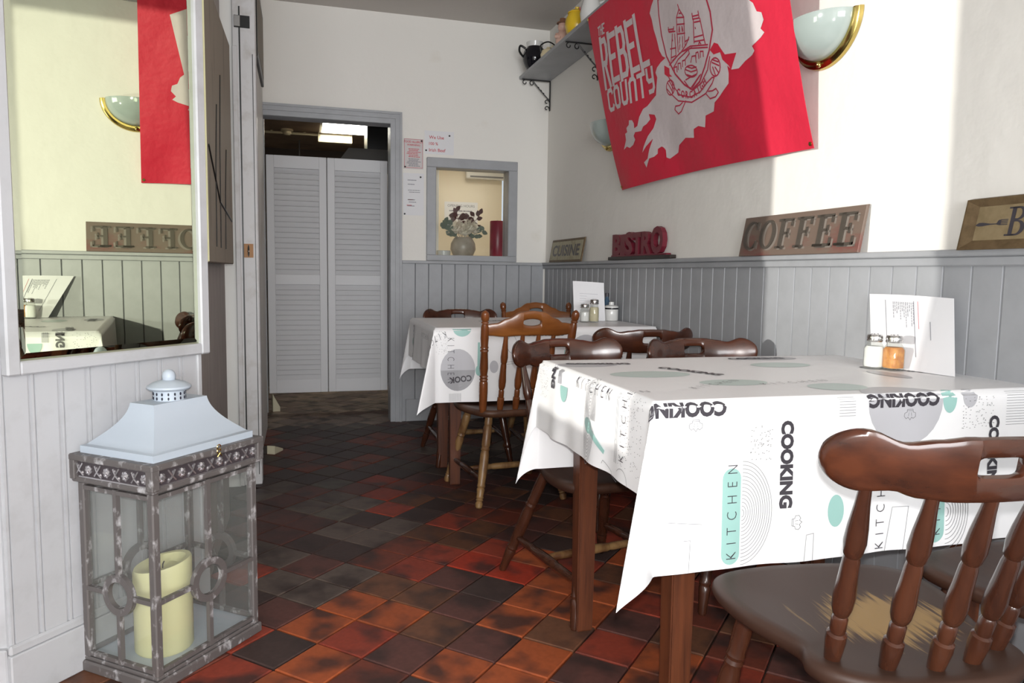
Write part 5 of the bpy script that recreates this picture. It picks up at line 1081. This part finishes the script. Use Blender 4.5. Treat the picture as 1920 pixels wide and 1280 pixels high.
def light_chair(name, label, loc, rz):
    t = thing(name, label, 'chair', loc, rz)
    half = [(-.215, 0), (-.213, .09), (-.203, .155), (-.17, .195), (-.09, .222), (.01, .236), (.10, .225), (.17, .17), (.20, .09), (.206, 0)]
    mk('seat', seat_mesh(half, SZT, .034), M['seat_mid'], t, ang=50)
    for s in (-1, 1):
        P, Q = (s*.178, -.172, SZT-.008), (s*.205, -.268, .848); bm = NB()
        turned(bm, P, Q, [(0, .014), (.05, .0165), (.22, .019), (.30, .018), (.315, .0145), (.33, .0185), (.345, .015), (.36, .0185), (.375, .015), (.44, .0185), (.52, .017), (.60, .0155), (.615, .0185), (.63, .0150), (.645, .018), (.66, .0155), (.74, .0175), (.84, .016), (.875, .0125), (.885, .016), (.90, .0125), (.912, .0165), (.95, .0185), (.98, .015), (1, .004)], 16)
        mk('post', bm, M['honey_wood_v'], t, ang=30)
    top = lambda x: interp([(0, .848), (.05, .843), (.11, .815), (.15, .796), (.20, .790)], x)
    bot = lambda x: interp([(0, .742), (.06, .742), (.12, .738), (.17, .742), (.20, .745)], x)
    yc = lambda x, z: -.290+.030*(x/.2)**2-(z-.79)*.15+.02
    mk('top_rail', rail_mesh(.198, top, bot, yc, .022, (.042, .785, .812, True)), M['honey_wood'], t, ang=45)
    for x in (-.108, -.036, .036, .108):
        bm = NB(); turned(bm, (x*.95, -.182+.6*x*x, SZT-.008), (x, yc(x, .75), .750), SPNP, 14); mk('spindle', bm, M['honey_wood_v'], t, ang=30)
    legs = {}
    for sx in (-1, 1):
        for f, (p, q) in {'f': ((sx*.140, .115, .395), (sx*.215, .250, 0)), 'r': ((sx*.130, -.120, .395), (sx*.200, -.195, 0))}.items():
            bm = NB(); turned(bm, q, p, [(0, .009), (.012, .0145), (.05, .0165), (.075, .0120), (.085, .0165), (.10, .013), (.115, .0165), (.13, .0145), (.20, .018), (.215, .015), (.23, .0185), (.26, .016), (.40, .0195), (.56, .0195), (.60, .016), (.615, .0195), (.64, .016), (.655, .019), (.75, .0185), (.85, .0190), (.87, .0155), (.89, .018), (1, .015)], 16); mk('leg', bm, M['worn_leg'], t, ang=30); legs[(sx, f)] = (Vector(q), Vector(p))
        a = legs[(sx, 'f')]; b2 = legs[(sx, 'r')]; bm = NB(); turned(bm, a[0].lerp(a[1], .30), b2[0].lerp(b2[1], .30), STRP, 12); mk('side_stretcher', bm, M['dark_wood_v'], t, ang=30)
    c = {s: (legs[(s, 'f')][0].lerp(legs[(s, 'f')][1], .30)+legs[(s, 'r')][0].lerp(legs[(s, 'r')][1], .30))/2 for s in (-1, 1)}
    bm = NB(); turned(bm, c[-1], c[1], STRP, 12); mk('cross_stretcher', bm, M['worn_leg'], t, ang=30)
    return t
G = 'chairs round the two dining tables'
n1 = dark_chair('spindle_chair', 'dark spindle chair with worn bare patch on its seat nearest the camera', (.940, 1.054, 0), radians(-7.5), M['seat']); n1['group'] = G
n2 = dark_chair('spindle_chair', 'dark chair half out of frame with only its seat showing at right edge', (1.425, 1.055, 0), radians(2), M['seat_plain']); n2['group'] = G
dup(n2, (.892, 2.06, 0), radians(190), 'dark chair with glossy rail on far side of near table, the left one', group=G, scale=.985)
dup(n2, (1.328, 2.02, 0), radians(179), 'dark chair on far side of near table, the one by the panelling', group=G, scale=.985)
dup(n2, (1.310, 2.88, 0), radians(-2), 'dark chair with its back to camera at the far table, right of the honey chair', group=G)
dup(n2, (.862, 3.835, 0), radians(180), 'dark slotted chair back on the far side of the far table', group=G)
l1 = light_chair('post_chair', 'honey brown post-back chair with oval hole pulled up to far table', (.900, 3.19, 0), radians(5)); l1['group'] = G
dup(l1, (1.318, 3.83, 0), radians(180), 'honey brown arched chair back beyond the far table against the back panelling', group=G, scale=.985)
